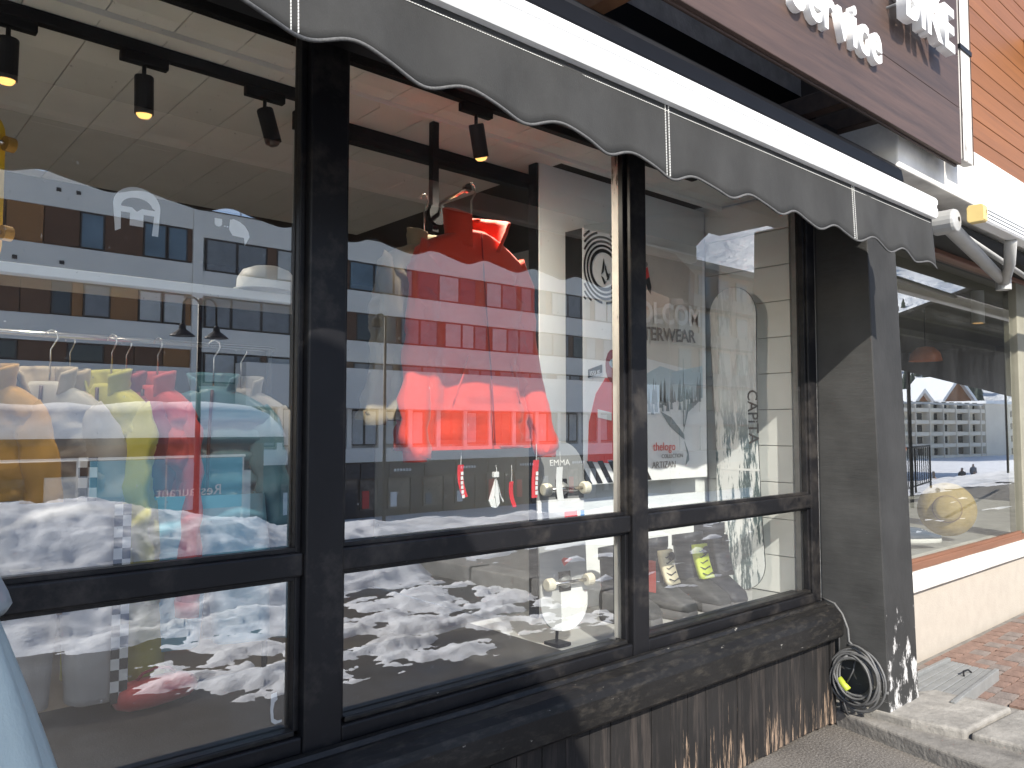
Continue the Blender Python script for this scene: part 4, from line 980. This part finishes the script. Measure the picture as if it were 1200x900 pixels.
xc = ramp(nt, mr2.outputs[0], [(0, (.36, .37, .38)), (.55, (.62, .045, .05)), (.80, (.7, .7, .7)), (.86, (.03, .22, .55))], 'CONSTANT')
inb = ramp(nt, mr.outputs[0], [(0, 0.0), (.50, 1.0), (.615, 0.0)], 'CONSTANT')
lw = ramp(nt, mr2.outputs[0], [(0, .55), (.42, 1.0)], 'CONSTANT')
lowm = ramp(nt, mr.outputs[0], [(0, 1.0), (.27, 0.0)], 'CONSTANT')
c = mixc(nt, inb, zc, xc); c = mixc(nt, lowm, c, mixc(nt, 1.0, c, lw, 'MULTIPLY'))
nt.links.new(c, b.inputs['Base Color']); b.inputs['Roughness'].default_value = .4
W2, H2 = .108, .385
outl = [(W2*math.cos(a), H2 - W2*1.05 + W2*1.05*math.sin(a)) for a in [math.pi*i/16 for i in range(17)]] + [(W2*math.cos(a), -H2 + W2*1.05 + W2*1.05*math.sin(a)) for a in [math.pi + math.pi*i/16 for i in range(17)]]
MB().prism(outl, -.006, .006, 'y').build('deck', 'skate_graphic', sk, bev=.003)
mat('wheel_cream', (.66, .62, .50), .5)
for zt in (.19, -.185):
    tk = MB().lathe([(0, 0), (.03, 0), (.026, -.012), (.012, -.03), (0, -.032)], (0, -.007, zt), 14, 'y', False).build('truck', 'galvanised', sk)
    MB().tube([(-.10, -.040, zt), (.10, -.040, zt)], .008, 10).build('axle', 'chrome', tk, smooth=True)
    box('baseplate', 'black_metal', -.027, .027, -.011, -.0065, zt - .04, zt + .04, tk, .002)
    for s_ in (-1, 1): MB().lathe([(.009, -.016), (.022, -.016), (.026, -.010), (.026, .010), (.022, .016), (.009, .016)], (s_*.090, -.040, zt), 18, 'x', True).build('wheel', 'wheel_cream', sk, smooth=False, bev=.002)
place_text('print', 'EMMA', 'ink_white', .035, .0004, Matrix.Translation((-.05, -.0072, .285)) @ FACE_STREET, sk)
MB().prism([(.0, -.09), (.04, -.10), (.0, -.125), (-.01, -.10)], -.0075, -.0065, 'y').build('triangle_print', 'ink_red', sk)
box('stand', 'black_metal', -.03, .03, .008, .10, -.449, -.436, sk)
MB().tube([(0, .06, -.44), (0, .012, -.10)], .006, 8).build('stand_rod', 'black_metal', sk)

# snowboard boots
mat('boot_dark', (.016, .019, .030), .6, 0, .2, 20, bmp=.2); mat('boot_grey', (.032, .034, .037), .6, 0, .2, 20, bmp=.2); mat('boot_cream', (.62, .56, .40), .6); mat('boot_lime', (.46, .55, .06), .6); mat('boot_red', (.40, .06, .05), .6); mat('boot_sole', (.08, .08, .085), .7)
def boot(label, x, y, rz, shaft_m, tongue_m, foot_m, H=.315, side_m=None):
    t = thing('snowboard_boot', label, 'boot', (x, y, .603), rz, 'snowboard boots on the display floor'); t.scale = (1.22, 1.0, 1.14)
    n = 26
    foot = [(.055, .0), (.060, .02), (.062, .05), (.058, .085), (.050, .11)]
    rg = []
    for i, (yy, w, h) in enumerate(((-.205, .012, .035), (-.20, .036, .060), (-.175, .050, .082), (-.13, .056, .100), (-.08, .056, .125), (-.03, .054, .150), (.02, .054, .155), (.065, .052, .150), (.085, .035, .12), (.09, .012, .07))):
        rg.append([(w*abs(math.cos(a))**.7*(1 if math.cos(a) >= 0 else -1), yy, .028 + (h - .028)*(.5 + .5*abs(math.sin(a))**.7*(1 if math.sin(a) >= 0 else -1))) for a in [2*math.pi*j/n for j in range(n)]])
    MB().loft(rg, True).build('foot', foot_m, t, smooth=True)
    MB().loft([[(w*abs(math.cos(a))**.6*(1 if math.cos(a) >= 0 else -1), -.058 + l*abs(math.sin(a))**.75*(1 if math.sin(a) >= 0 else -1), z) for a in [2*math.pi*j/n for j in range(n)]] for w, l, z in ((.056, .148, 0), (.060, .152, .012), (.058, .150, .036))], True).build('sole', 'boot_sole', t, smooth=True)
    rg = []
    for i in range(12):
        s = i/11; z = .12 + (H - .12)*s
        rg.append([((.054 + .006*s)*abs(math.cos(a))**.8*(1 if math.cos(a) >= 0 else -1), .012 + .012*s + (.072 - .004*s)*math.sin(a), z + .022*s*(-math.sin(a))*.6) for a in [2*math.pi*j/n for j in range(n)]])
    shf = MB().loft(rg, True).build('shaft', shaft_m, t, smooth=True)
    MB().loft([[(p[0]*1.06, .012*1 + (p[1] - .024)*1.07 + .012, p[2] + d) for p in rg[-1]] for d in (-.035, .012)], True).build('padded_cuff', 'boot_dark', t, smooth=True)
    rt = []
    for i in range(9):
        s = i/8; z = .135 + (H - .165)*s; yb = -.066 + .010*s - .035*(1 - s)**2
        rt.append([(-.044, yb + .014, z), (-.036, yb - .008, z), (.036, yb - .008, z), (.044, yb + .014, z), (.0, yb + .02, z)])
    tg = MB().loft(rt, True).build('tongue', tongue_m, t, smooth=True)
    for i in range(5):
        z = .15 + (H - .21)*i/4; yb = -.078 + .010*i/4 - .035*(1 - i/4)**2
        MB().tube([(-.034, yb + .012, z + .01), (-.015, yb - .002, z), (.015, yb - .002, z + .010), (.034, yb + .012, z)], .0025, 6).build('lace', 'boot_dark', t)
    MB().lathe([(0, 0), (.017, 0), (.018, -.006), (.014, -.012), (0, -.013)], (.012, -.074, H - .055), 16, 'y', False).build('lace_dial', 'boot_dark', t)
    if side_m: MB().loft([[(-.058, -.045, z), (-.060, .03, z), (-.062, .03, z + .0), (-.061, -.045, z)] for z in (.10, H - .07)], True).build('side_panel', side_m, t)
    return t
boot('dark boot with cream tongue and red side panel', 3.09, 2.44, R(4), 'boot_dark', 'boot_cream', 'boot_grey', .30, 'boot_red')
boot('dark boot with lime green tongue', 3.345, 2.42, R(-2), 'boot_dark', 'boot_lime', 'boot_grey', .305)
boot('tall plain navy boot nearest the snowboard', 3.50, 2.40, R(-14), 'boot_dark', 'boot_dark', 'boot_dark', .335)
boot('grey boot half hidden behind the mullion', 2.84, 2.46, R(10), 'boot_dark', 'boot_grey', 'boot_grey', .29)

# ------------------------------------------------------------------ goods in the neighbouring window
mat('straw', (.42, .31, .11), .8, 0, .15, 30, bmp=.4, bscale=90)
ht = thing('straw_hat', 'round yellow straw hat tilted up behind the neighbouring window', 'hat', (6.75, 2.45, .85), rot=(R(82), 0, R(-66)))
MB().lathe([(.0, .09), (.07, .088), (.095, .07), (.105, .01), (.12, .0), (.205, -.012), (.21, -.005), (.12, .008), (.11, .015), (.0, .02)], n=40, cap=False).build('brim', 'straw', ht, smooth=True)
MB().lathe([(.104, .012), (.1075, .012), (.103, .04), (.100, .04)], n=32, cap=False).build('hat_band', 'brown_wood', ht, smooth=True)
def shoe(label, x, y, rz, rx=0.0, z0=.645):
    t = thing('sneaker', label, 'shoe', (x, y, z0), rot=(rx, 0, rz), group='navy sneakers in the neighbouring window')
    n = 24
    MB().loft([[(.046*abs(math.cos(a))**.7*(1 if math.cos(a) >= 0 else -1)*k, -.01 + .145*math.sin(a)*k, z) for a in [2*math.pi*j/n for j in range(n)]] for k, z in ((.94, 0), (1.0, .006), (1.0, .026), (.97, .03))], True).build('sole', 'white_paint', t, smooth=True)
    rg = []
    for yy, w, h in ((-.15, .01, .045), (-.14, .03, .055), (-.10, .042, .065), (-.05, .042, .085), (.0, .040, .105), (.05, .038, .115), (.10, .038, .12), (.125, .03, .11), (.132, .01, .07)):
        rg.append([(w*math.cos(a), yy, .03 + (h - .03)*(.5 + .5*math.sin(a))) for a in [2*math.pi*j/n for j in range(n)]])
    MB().loft(rg, True).build('upper', 'navy', t, smooth=True)
    for i in range(4): MB().tube([(-.026, -.06 + i*.025, .074 + i*.009), (.026, -.06 + i*.025, .076 + i*.009)], .003, 6).build('lace', 'white_paint', t)
    return t
fabric('navy', (.035, .08, .15))
shoe('navy sneaker pointing towards the straw hat', 6.18, 2.42, R(58))
shoe('navy sneaker standing behind its twin', 5.93, 2.56, R(50))
cn = thing('cone_prop', 'pale cone shaped display piece topped with an orange ball', 'display piece', (6.20, 2.66, .601))
mat('orange_matte', (.62, .16, .035), .6, 0, .2, 6); mat('cone_pale', (.60, .60, .50), .6, 0, .2, 8)
MB().lathe([(0, 0), (.10, 0), (.10, .03), (.045, .05), (.05, .20), (.075, .42), (.105, .62), (.115, .66), (0, .66)], n=24, cap=False).build('cone', 'cone_pale', cn, smooth=True)
MB().lathe([(.001, .62), (.07, .63), (.115, .67), (.13, .73), (.115, .80), (.07, .845), (.001, .86)], n=24, cap=True).build('ball', 'orange_matte', cn, smooth=True)
MB().tube([(-.02, 0, .85), (-.06, 0, .92), (-.05, 0, 1.0), (-.09, 0, 1.06)], [.04, .05, .04, .02], 12).build('swirl', 'white_paint', cn, smooth=True)
lp = thing('orange_basket', 'round orange basket shade high inside the neighbouring shop', 'lamp shade', (8.9, 3.4, 2.20))
lp.scale = (.6, .6, .6)
MB().lathe([(.02, .26), (.14, .24), (.24, .14), (.27, 0), (.26, 0), (.23, .13), (.13, .225), (.02, .245)], n=28, cap=False).build('shade', 'orange_matte', lp, smooth=True)
MB().tube([(0, 0, .25), (0, 0, .93)], .006, 6).build('cord', 'black_metal', lp)

# ------------------------------------------------------------------ across the street (seen mirrored in the glass)
mat('facade_white', (.84, .80, .74), .85, 0, .07, .5, bmp=.2, bscale=20, world_pos=True)
mat('facade_grey', (.52, .52, .51), .85, 0, .08, .6, world_pos=True)
wood('facade_brown', (.10, .048, .026), (.17, .08, .04), 'z', .6, 2.0, 6); wood('facade_ochre', (.26, .12, .045), (.36, .17, .06), 'z', .6, 2.0, 6)
mat('win_frame', (.06, .05, .045), .6); mat('curtain', (.52, .52, .50), .8, 0, .15, 2.5); mat('curtain_grey', (.24, .25, .26), .8, 0, .2, 2.5)
m = mat('win_blue', (.13, .18, .22), .06, 0, .35, .8); mat('win_dark', (.03, .035, .04), .08, 0, .4, .8)  # the blue one has reflected sky put into its base colour
FYB = -33.0
def window(parent, x, z0, z1, w, kind, y=FYB):
    """window set back in the band; frame with its pane as sub-part"""
    wv = box('window', 'win_frame', x, x + w, y - .12, y - .02, z0, z1, parent)
    pane = {0: 'win_blue', 1: 'curtain', 2: 'win_dark', 3: 'curtain_grey'}[kind]
    box('pane', pane, x + .07, x + w - .07, y - .03, y - .012, z0 + .07, z1 - .07, wv)
blB = thing('apartment_block', 'long white apartment block with brown window bands, mirrored in the middle panes', 'building', (0, 0, 0))
B0, B1 = 13.55, 46.0
box('core', 'facade_grey', B0, B1, -44, FYB - .30, -3.5, 11.5, blB)
for z0, z1 in ((10.39, 11.65), (7.64, 8.80), (4.98, 6.11), (-.40, .36)):
    box('wall_band', 'facade_white', B0, B1, FYB - .31, FYB, z0, z1, blB)
box('parapet_cap', 'win_frame', B0, B1, FYB - .6, FYB + .03, 11.651, 11.70, blB)
for x in [B0 + 2 + i*2.0 for i in range(7)]: MB().tube([(x, FYB - .5, 11.7), (x, FYB - .5, 12.5)], .03, 6).build('rail_post', 'win_frame', blB)
MB().tube([(B0 + 1, FYB - .5, 12.5), (B0 + 15, FYB - .5, 12.5)], .03, 6).build('roof_rail', 'win_frame', blB)
rnd = random.Random(21)
for bi, (z0, z1) in enumerate(((8.80, 10.39), (6.11, 7.64), (3.50, 4.98))):
    x = B0 + .15; k = 0
    while x < B1 - 1.5:
        grp = rnd.choice((2, 2, 3, 3))
        for _ in range(grp):
            w = rnd.choice((.95, 1.25, 1.25, 1.5))
            if x + w > B1: break
            kd = rnd.choice((0, 0, 0, 1, 1, 3)) if x < 24 and bi == 0 else rnd.choice((1, 1, 3, 3, 2, 3, 3))
            window(blB, x, z0 + .03, z1 - .03, w, kd); x += w + .02
        pw = rnd.choice((.3, .4, .5, .8))
        if x + pw < B1: box('panel', 'facade_brown', x + .01, x + pw - .01, FYB - .10, FYB - .03, z0 + .01, z1 - .01, blB); x += pw
# canopy storey
box('canopy_fascia', 'facade_white', 15.2, B1, FYB + .02, FYB + 1.3, 2.46, 4.52, blB)
for i in range(16):
    x = 15.4 + i*1.95
    if x + 1.9 > B1: break
    box('pier', 'facade_white', x, x + .28, FYB - .3, FYB + .05, .361, 2.459, blB)
    window(blB, x + .30, .50, 2.40, .78, rnd.choice((1, 1, 2)), FYB - .02); window(blB, x + 1.10, .50, 2.40, .78, rnd.choice((1, 3, 2)), FYB - .02)
# shop units on the ground floor
mat('sign_navy', (.02, .022, .03), .5); mat('shop_dark', (.018, .018, .02), .3); mat('goods_mix', (.16, .13, .10), .7, 0, .9, 3.0); mat('goods_pale', (.42, .40, .36), .7, 0, .6, 2.2)
box('shop_back', 'shop_dark', 13.6, B1, FYB - .3, FYB - .2, -3.42, -.41, blB)
x = 15.0
for i in range(13):
    w = rnd.uniform(1.7, 2.6)
    if x + w > B1: break
    sp = box('shop_sign', 'sign_navy', x, x + w - .08, FYB + .02, FYB + .12, -1.25, -.50, blB)
    if i % 2 == 0:
        for q in range(6): box('letter', 'ink_white', x + .3 + q*.2, x + .42 + q*.2, FYB + .1205, FYB + .135, -.95, -.80, sp)
    g = box('shop_window', rnd.choice(('goods_mix', 'win_dark', 'goods_pale', 'win_dark', 'goods_mix')), x + .08, x + w*.62, FYB - .19, FYB - .10, -3.0, -1.35, blB)
    box('shop_door', 'win_dark', x + w*.66, x + w - .16, FYB - .19, FYB - .09, -3.35, -1.35, blB)
    box('display_card', rnd.choice(('ink_red', 'win_blue', 'ink_white', 'goods_pale')), x + .2, x + .62, FYB - .095, FYB - .06, -2.9, -1.9 + rnd.uniform(-.4, .3), blB)
    x += w

blC = thing('dimming_lodge', 'dark timber lodge added to dim the mirror image behind the poster', 'building', (0, 0, 0))  # building added to darken the reflection in the right pane
box('wall', 'facade_brown', 47, 84, -44, -31.5, -3.5, 13.5, blC); box('roof', 'win_frame', 46.4, 84.6, -44.5, -30.6, 13.5, 14.0, blC)
for r_ in range(5):
    bc = box('balcony', 'win_frame', 47.2, 83.8, -31.49, -30.4, -1.2 + r_*2.9, -.3 + r_*2.9, blC)
    for c_ in range(14): window(blC, 48 + c_*2.55, -.25 + r_*2.9, 1.5 + r_*2.9, 1.5, 2, -31.36)

blA = thing('timber_block', 'white block with brown timber panels, mirrored in the left pane', 'building', (0, 0, 0))
A0, A1 = -6.0, 13.54
box('core', 'facade_grey', A0, A1, -44, FYB - .30, -3.5, 11.9, blA)
for z0, z1 in ((10.69, 12.1), (7.62, 9.07), (5.05, 6.15), (2.2, 4.2)):
    box('wall_band', 'facade_white', A0, 13.08, FYB - .31, FYB, z0, z1, blA)
box('corner_pier', 'facade_white', 13.085, 13.54, FYB - .31, FYB + .08, -3.4, 11.95, blA)
for x, z in ((7.4, 11.35), (8.15, 11.35), (7.6, 8.3), (5.9, 8.3)): box('vent', 'win_frame', x, x + .18, FYB + .001, FYB + .03, z, z + .16, blA)
for bi, (z0, z1) in enumerate(((9.07, 10.69), (6.15, 7.62), (4.2, 5.05))):
    x = A0
    spots = {0: [(3.2, 1.1, 0), (8.35, .95, 0), (10.9, 1.0, 0), (11.95, .9, 0)], 1: [(3.0, 1.0, 2), (7.35, .75, 2), (8.55, 1.05, 3), (10.75, 1.0, 1), (11.80, 1.0, 1)], 2: [(5, 1.2, 2), (8, 1.4, 2)]}[bi]
    ww = [(a, a + b_, c) for a, b_, c in spots]
    for a, b_, c in ww: window(blA, a, z0 + .03, z1 - .03, b_ - a, c)
    edges = [A0] + [e for a, b_, c in ww for e in (a, b_)] + [13.08]
    for e0, e1 in zip(edges[::2], edges[1::2]):
        n_ = max(1, round((e1 - e0)/1.25))
        for q in range(n_):
            xa, xb = e0 + (e1-e0)*q/n_, e0 + (e1-e0)*(q+1)/n_
            box('panel', 'facade_ochre' if (q + bi) % 3 == 1 else 'facade_brown', xa + .02, xb - .02, FYB - .16, FYB - .05 - .02*(q % 2), z0 + .01, z1 - .01, blA)

# low pavilion with a snow-covered roof, railing with a teal banner
pv = thing('snowy_kiosk', 'low dark kiosk under a thick cushion of snow, mirrored behind the jackets', 'kiosk', (0, 0, 0))
mat('snow_clean', (.84, .87, .90), .8, 0, .05, 1.5, bmp=.4, bscale=3, bdist=.1)
box('body', 'facade_brown', -2, 9.6, -21, -17.2, -3.5, 1.05, pv)
box('roof', 'win_frame', -2.3, 10.0, -21.4, -16.8, 1.05, 1.22, pv)
rg = []
for i in range(30):
    x = -2.35 + 12.4*i/29; h = .85 + .22*fbm(x*.4, 3); e = .35 if i in (0, 29) else 1
    rg.append([(x, -21.4, 1.221), (x, -21.3, 1.22 + h*.8*e), (x, -20, 1.22 + h*1.1*e), (x, -18.2, 1.22 + h*1.05*e), (x, -16.95, 1.22 + h*.75*e), (x, -16.75, 1.221)])
MB().loft(rg, True).build('roof_snow', 'snow_clean', pv, smooth=True)
for i in range(6): box('shutter', 'facade_grey' if i % 2 else 'win_dark', -1.2 + i*1.8, .2 + i*1.8, -17.2, -17.12, -2.2, .3, pv)
fn = thing('banner_railing', 'grey railing with a teal banner and white lettering, mirrored across the teal jacket', 'railing')
box('banner', 'teal_light', 3.2, 5.55, -9.03, -9.0, .15, .98, fn)
MB().tube([(-2, -9.02, 1.01), (5.6, -9.02, 1.01)], .022, 8).build('top_rail', 'facade_white', fn)
for x in [-2 + i*1.26 for i in range(7)]: MB().tube([(x, -9.02, -2.2), (x, -9.02, 1.0)], .025, 8).build('post', 'facade_grey', fn)
for txt, zz, sx_ in (('Restaurant', .38, .30),):
    place_text('lettering', txt, 'ink_white', .24, .004, Matrix.Translation((5.2, -8.99, zz)) @ FACE_SHOP, fn)

def lamp_post(label, x, y, z0, z1, arm, m='black_metal'):
    l = thing('street_lamp', label, 'street lamp', (x, y, z0), group='dark street lamps across the street')
    H = z1 - z0
    MB().tube([(0, 0, 0), (0, 0, H*.35), (0, 0, H)], [.07, .05, .035], 10).build('pole', m, l, smooth=True)
    if arm:
        for s in (-1, 1):
            p = [(0, 0, H - .25)] + [(s*(.14 - .14*math.cos(a)), 0, H - .15 + .16*math.sin(a)) for a in [math.pi*i/8 for i in range(1, 8)]] + [(s*.28, 0, H - .45)]
            ar = MB().tube(p, .018, 8).build('gooseneck', m, l, smooth=True)
            MB().lathe([(.02, .0), (.05, -.03), (.06, -.10), (.19, -.20), (.20, -.215), (.0, -.215)], (s*.28, 0, H - .43), 18, 'z', False).build('lantern', m, ar)
    else:
        MB().lathe([(.03, 0), (.05, -.05), (.14, -.12), (.16, -.32), (.02, -.36)], (-.25, 0, H + .05), 16, 'z', True).build('lantern', m, l)
        MB().tube([(0, 0, H), (-.12, 0, H + .08), (-.25, 0, H + .05)], .02, 8).build('arm', m, l, smooth=True)
    return l
lamp_post('double gooseneck street lamp mirrored in front of the teal jacket', 4.78, -9, -2.0, 3.62, True)
lamp_post('single slim street lamp mirrored left of the red jacket', 11.55, -14, -3.4, 4.45, False)

# far hotel, chalets, hillside and people (mirrored in the neighbouring window)
mat('hotel_cream', (.78, .71, .60), .85, 0, .08, .3, world_pos=True); mat('hotel_side', (.72, .66, .55), .85, 0, .08, .3, world_pos=True); wood('chalet_wood', (.20, .09, .045), (.32, .16, .08), 'z', .7, 2, 4)
ho = thing('hotel', 'cream concrete hotel with rows of small windows and balconies below the snowy hill', 'building', (148, -43, 0), R(8))
box('main_wing', 'hotel_cream', 0, 34, -16, 0, -5, 5.4, ho); box('wing_roof', 'snow_clean', -.3, 34.3, -16.3, .3, 5.41, 5.9, ho)
for r_ in range(4):
    for c_ in range(6):
        if r_ >= 2 and c_ % 2: continue
        box('window', 'win_dark', 8.5 + c_*2.7, 10.3 + c_*2.7, .001, .06, 3.2 - r_*2.15, 4.25 - r_*2.15, ho)
hw = thing('hotel_wing', 'balconied cream hotel wing left of the plain one', 'building', (147.8, -43, 0), R(8))
box('wall', 'hotel_side', -30, -.02, -14, -.8, -5, 5.0, hw); box('roof', 'facade_grey', -30.3, 0, -14.3, -.3, 5.01, 5.35, hw)
for r_ in range(5):
    box('balcony', 'hotel_cream', -29.5, -.5, -.8, .2, -3.6 + r_*1.85, -3.0 + r_*1.85, hw)
    for c_ in range(12): box('window', 'win_dark', -29 + c_*2.4, -27.6 + c_*2.4, -.79, -.74, -2.95 + r_*1.85, -1.9 + r_*1.85, hw)
for c_ in range(8): box('fin', 'hotel_cream', -29.4 + c_*3.9, -29.2 + c_*3.9, -.8, .35, -5, 5.0, hw)
def chalet(label, x, y, z, w, d, h, rz):
    c = thing('chalet', label, 'chalet', (x, y, z), rz, 'brown chalets above the hotel roof')
    box('wall', 'chalet_wood', -w/2, w/2, -d, 0, 0, h, c)
    MB().prism([(-w/2, h), (w/2, h), (0, h + w*.42)], -d, -.02, 'y').build('gable', 'chalet_wood', c)
    for s in (-1, 1): MB().loft([[(s*w*.62, yy, h - w*.10), (0, yy, h + w*.42), (0, yy, h + w*.42 + .9), (s*w*.62, yy, h - w*.10 + .9)] for yy in (-d - .6, .8)], True).build('snowy_roof', 'snow_clean', c)
    box('balcony', 'facade_ochre', -w*.42, w*.42, .01, .8, h*.45, h*.62, c)
    for s in (-.28, .06): box('window', 'win_dark', s*w, s*w + w*.2, .005, .05, h*.66, h*.92, c)
    return c
for i, (lab, x, y, z, w, h) in enumerate((('large chalet with tall gable right of the others', 190, -62, 1.0, 13, 9), ('wide chalet in the middle of the row', 176, -64, 0, 13, 6.2), ('smaller chalet left of the middle one', 158, -64, 0, 12, 6.2), ('leftmost low chalet in the row', 145, -63, 0, 11, 5.6), ('reddish chalet at the left end near the pillar', 126, -56, -3, 12, 7.5))):
    chalet(lab, x, y, z - .5, w*.8, 9, h*.78, R(12))
# hillside trees read as a scatter of dark dots
mb = MB(); rnd = random.Random(3)
for i in range(420):
    x = rnd.uniform(170, 430); y = rnd.uniform(-180, -62)
    if fbm(x*.03, y*.03, 2) < .02: continue
    z = terrain(x, y) - .5; h = rnd.uniform(3, 6.5); r_ = h*.24
    ring = [[(x + r_*k*math.cos(a), y + r_*k*math.sin(a), z + h*q) for a in [2*math.pi*j/6 for j in range(6)]] for k, q in ((1, .1), (.6, .45), (.75, .46), (.05, 1))]
    mb.loft(ring, True)
mat('conifer', (.035, .05, .04), .9)
tag(mb.build('far_trees', 'conifer'), 'dark scattered conifers on the snowy far hillside', 'trees', kind='stuff')

def person(label, x, y, z, rz, top, legs, step=.12):
    rnd = random.Random(label)
    V = [(0, 0, .95), (0, 0, 1.18), (0, .01, 1.40), (0, 0, 1.52), (0, -.02, 1.66), (.09, 0, .90), (.11, -step, .48), (.11, -step*.6, .06), (.11, -step*.6 - .13, .04), (-.09, 0, .90), (-.11, step, .48), (-.11, step*1.4, .06), (-.11, step*1.4 - .13, .04),
         (.19, 0, 1.40), (.25, .02, 1.14), (.24, -.10, .92), (-.19, 0, 1.40), (-.25, .02, 1.14), (-.24, -.10, .92), (0, -.02, 1.76)]
    E_ = [(0,1),(1,2),(2,3),(3,4),(4,19),(0,5),(5,6),(6,7),(7,8),(0,9),(9,10),(10,11),(11,12),(2,13),(13,14),(14,15),(2,16),(16,17),(17,18)]
    rad = [.15,.15,.16,.065,.105,.10,.075,.055,.05,.10,.075,.055,.05,.085,.065,.045,.085,.065,.045,.08]
    me = bpy.data.meshes.new('person'); me.from_pydata(V, E_, []); me.update()
    o = bpy.data.objects.new('person', me); COL.objects.link(o); o.location = (x, y, z); o.rotation_euler = (0, 0, rz)
    o.modifiers.new('skin', 'SKIN'); sv = me.skin_vertices[0].data
    for i, r_ in enumerate(rad): sv[i].radius = (r_, r_*.85)
    sv[0].use_root = True
    ss = o.modifiers.new('sub', 'SUBSURF'); ss.levels = 1; ss.render_levels = 1
    zones('clothes_' + label[:20], 'Z', [(-3, (.03, .03, .03)), (.10, legs), (.93, top), (1.50, (.45, .28, .20)), (1.70, (.05, .035, .03))])
    me.materials.append(MATS['clothes_' + label[:20]])
    tag(o, label, 'person', 'people on the snowy square')
for i, (px_, py_, lab, tp, lg_) in enumerate((
    (62, -16.4, 'person in orange jacket walking on the snowy square', (.75, .16, .03), (.04, .04, .05)), (66, -18.6, 'person in black jacket beside the orange one', (.03, .03, .035), (.05, .05, .07)),
    (70, -16.2, 'person in red jacket at the middle of the square', (.6, .04, .04), (.03, .03, .03)), (58, -17.6, 'person in white jacket near the railing', (.7, .7, .7), (.10, .10, .12)),
    (78, -18.0, 'person in blue jacket before the hotel', (.05, .15, .4), (.05, .05, .05)), (74, -20.5, 'person in grey jacket far on the square', (.25, .25, .26), (.05, .05, .06)),
    (85, -20, 'person in bright orange trousers before the hotel', (.06, .06, .07), (.7, .2, .03)), (54, -13.6, 'person in navy jacket nearest the terrace', (.03, .05, .12), (.12, .10, .08)))):
    person(lab, px_, py_, terrain(px_, py_), random.uniform(0, 6), tp, lg_)
ob = thing('orange_barrier', 'orange safety netting between posts on the snow below the hotel', 'barrier')
z_ = terrain(38, -9.5)
for i in range(4): MB().tube([(34 + i*2.0, -8.6 - i*.55, terrain(34 + i*2.0, -8.6 - i*.55) - .1), (34 + i*2.0, -8.6 - i*.55, terrain(34 + i*2.0, -8.6 - i*.55) + 1.3)], .05, 8).build('post', 'win_frame', ob)
for i in range(3):
    xa, ya, xb, yb = 34 + i*2.0, -8.6 - i*.55, 36 + i*2.0, -9.15 - i*.55; za, zb_ = terrain(xa, ya), terrain(xb, yb)
    MB().hexa([(xa, ya, za + .15), (xb, yb, zb_ + .15), (xb, yb - .02, zb_ + .15), (xa, ya - .02, za + .15), (xa, ya, za + 1.15), (xb, yb, zb_ + 1.15), (xb, yb - .02, zb_ + 1.15), (xa, ya - .02, za + 1.15)]).build('net', 'orange_matte', ob)
rl = thing('terrace_railing', 'dark iron railing at the terrace edge mirrored beside the pillar', 'railing')
MB().tube([(13, -2.0, 1.05), (20, -3.4, 1.05)], .025, 8).build('top_rail', 'black_metal', rl); MB().tube([(13, -2.0, .2), (20, -3.4, .2)], .02, 8).build('bottom_rail', 'black_metal', rl)
for i in range(29): MB().tube([(13 + i*.25, -2.0 - i*.05, .05 if i % 7 == 0 else .2), (13 + i*.25, -2.0 - i*.05, 1.05)], .022 if i % 7 == 0 else .010, 6).build('baluster', 'black_metal', rl)
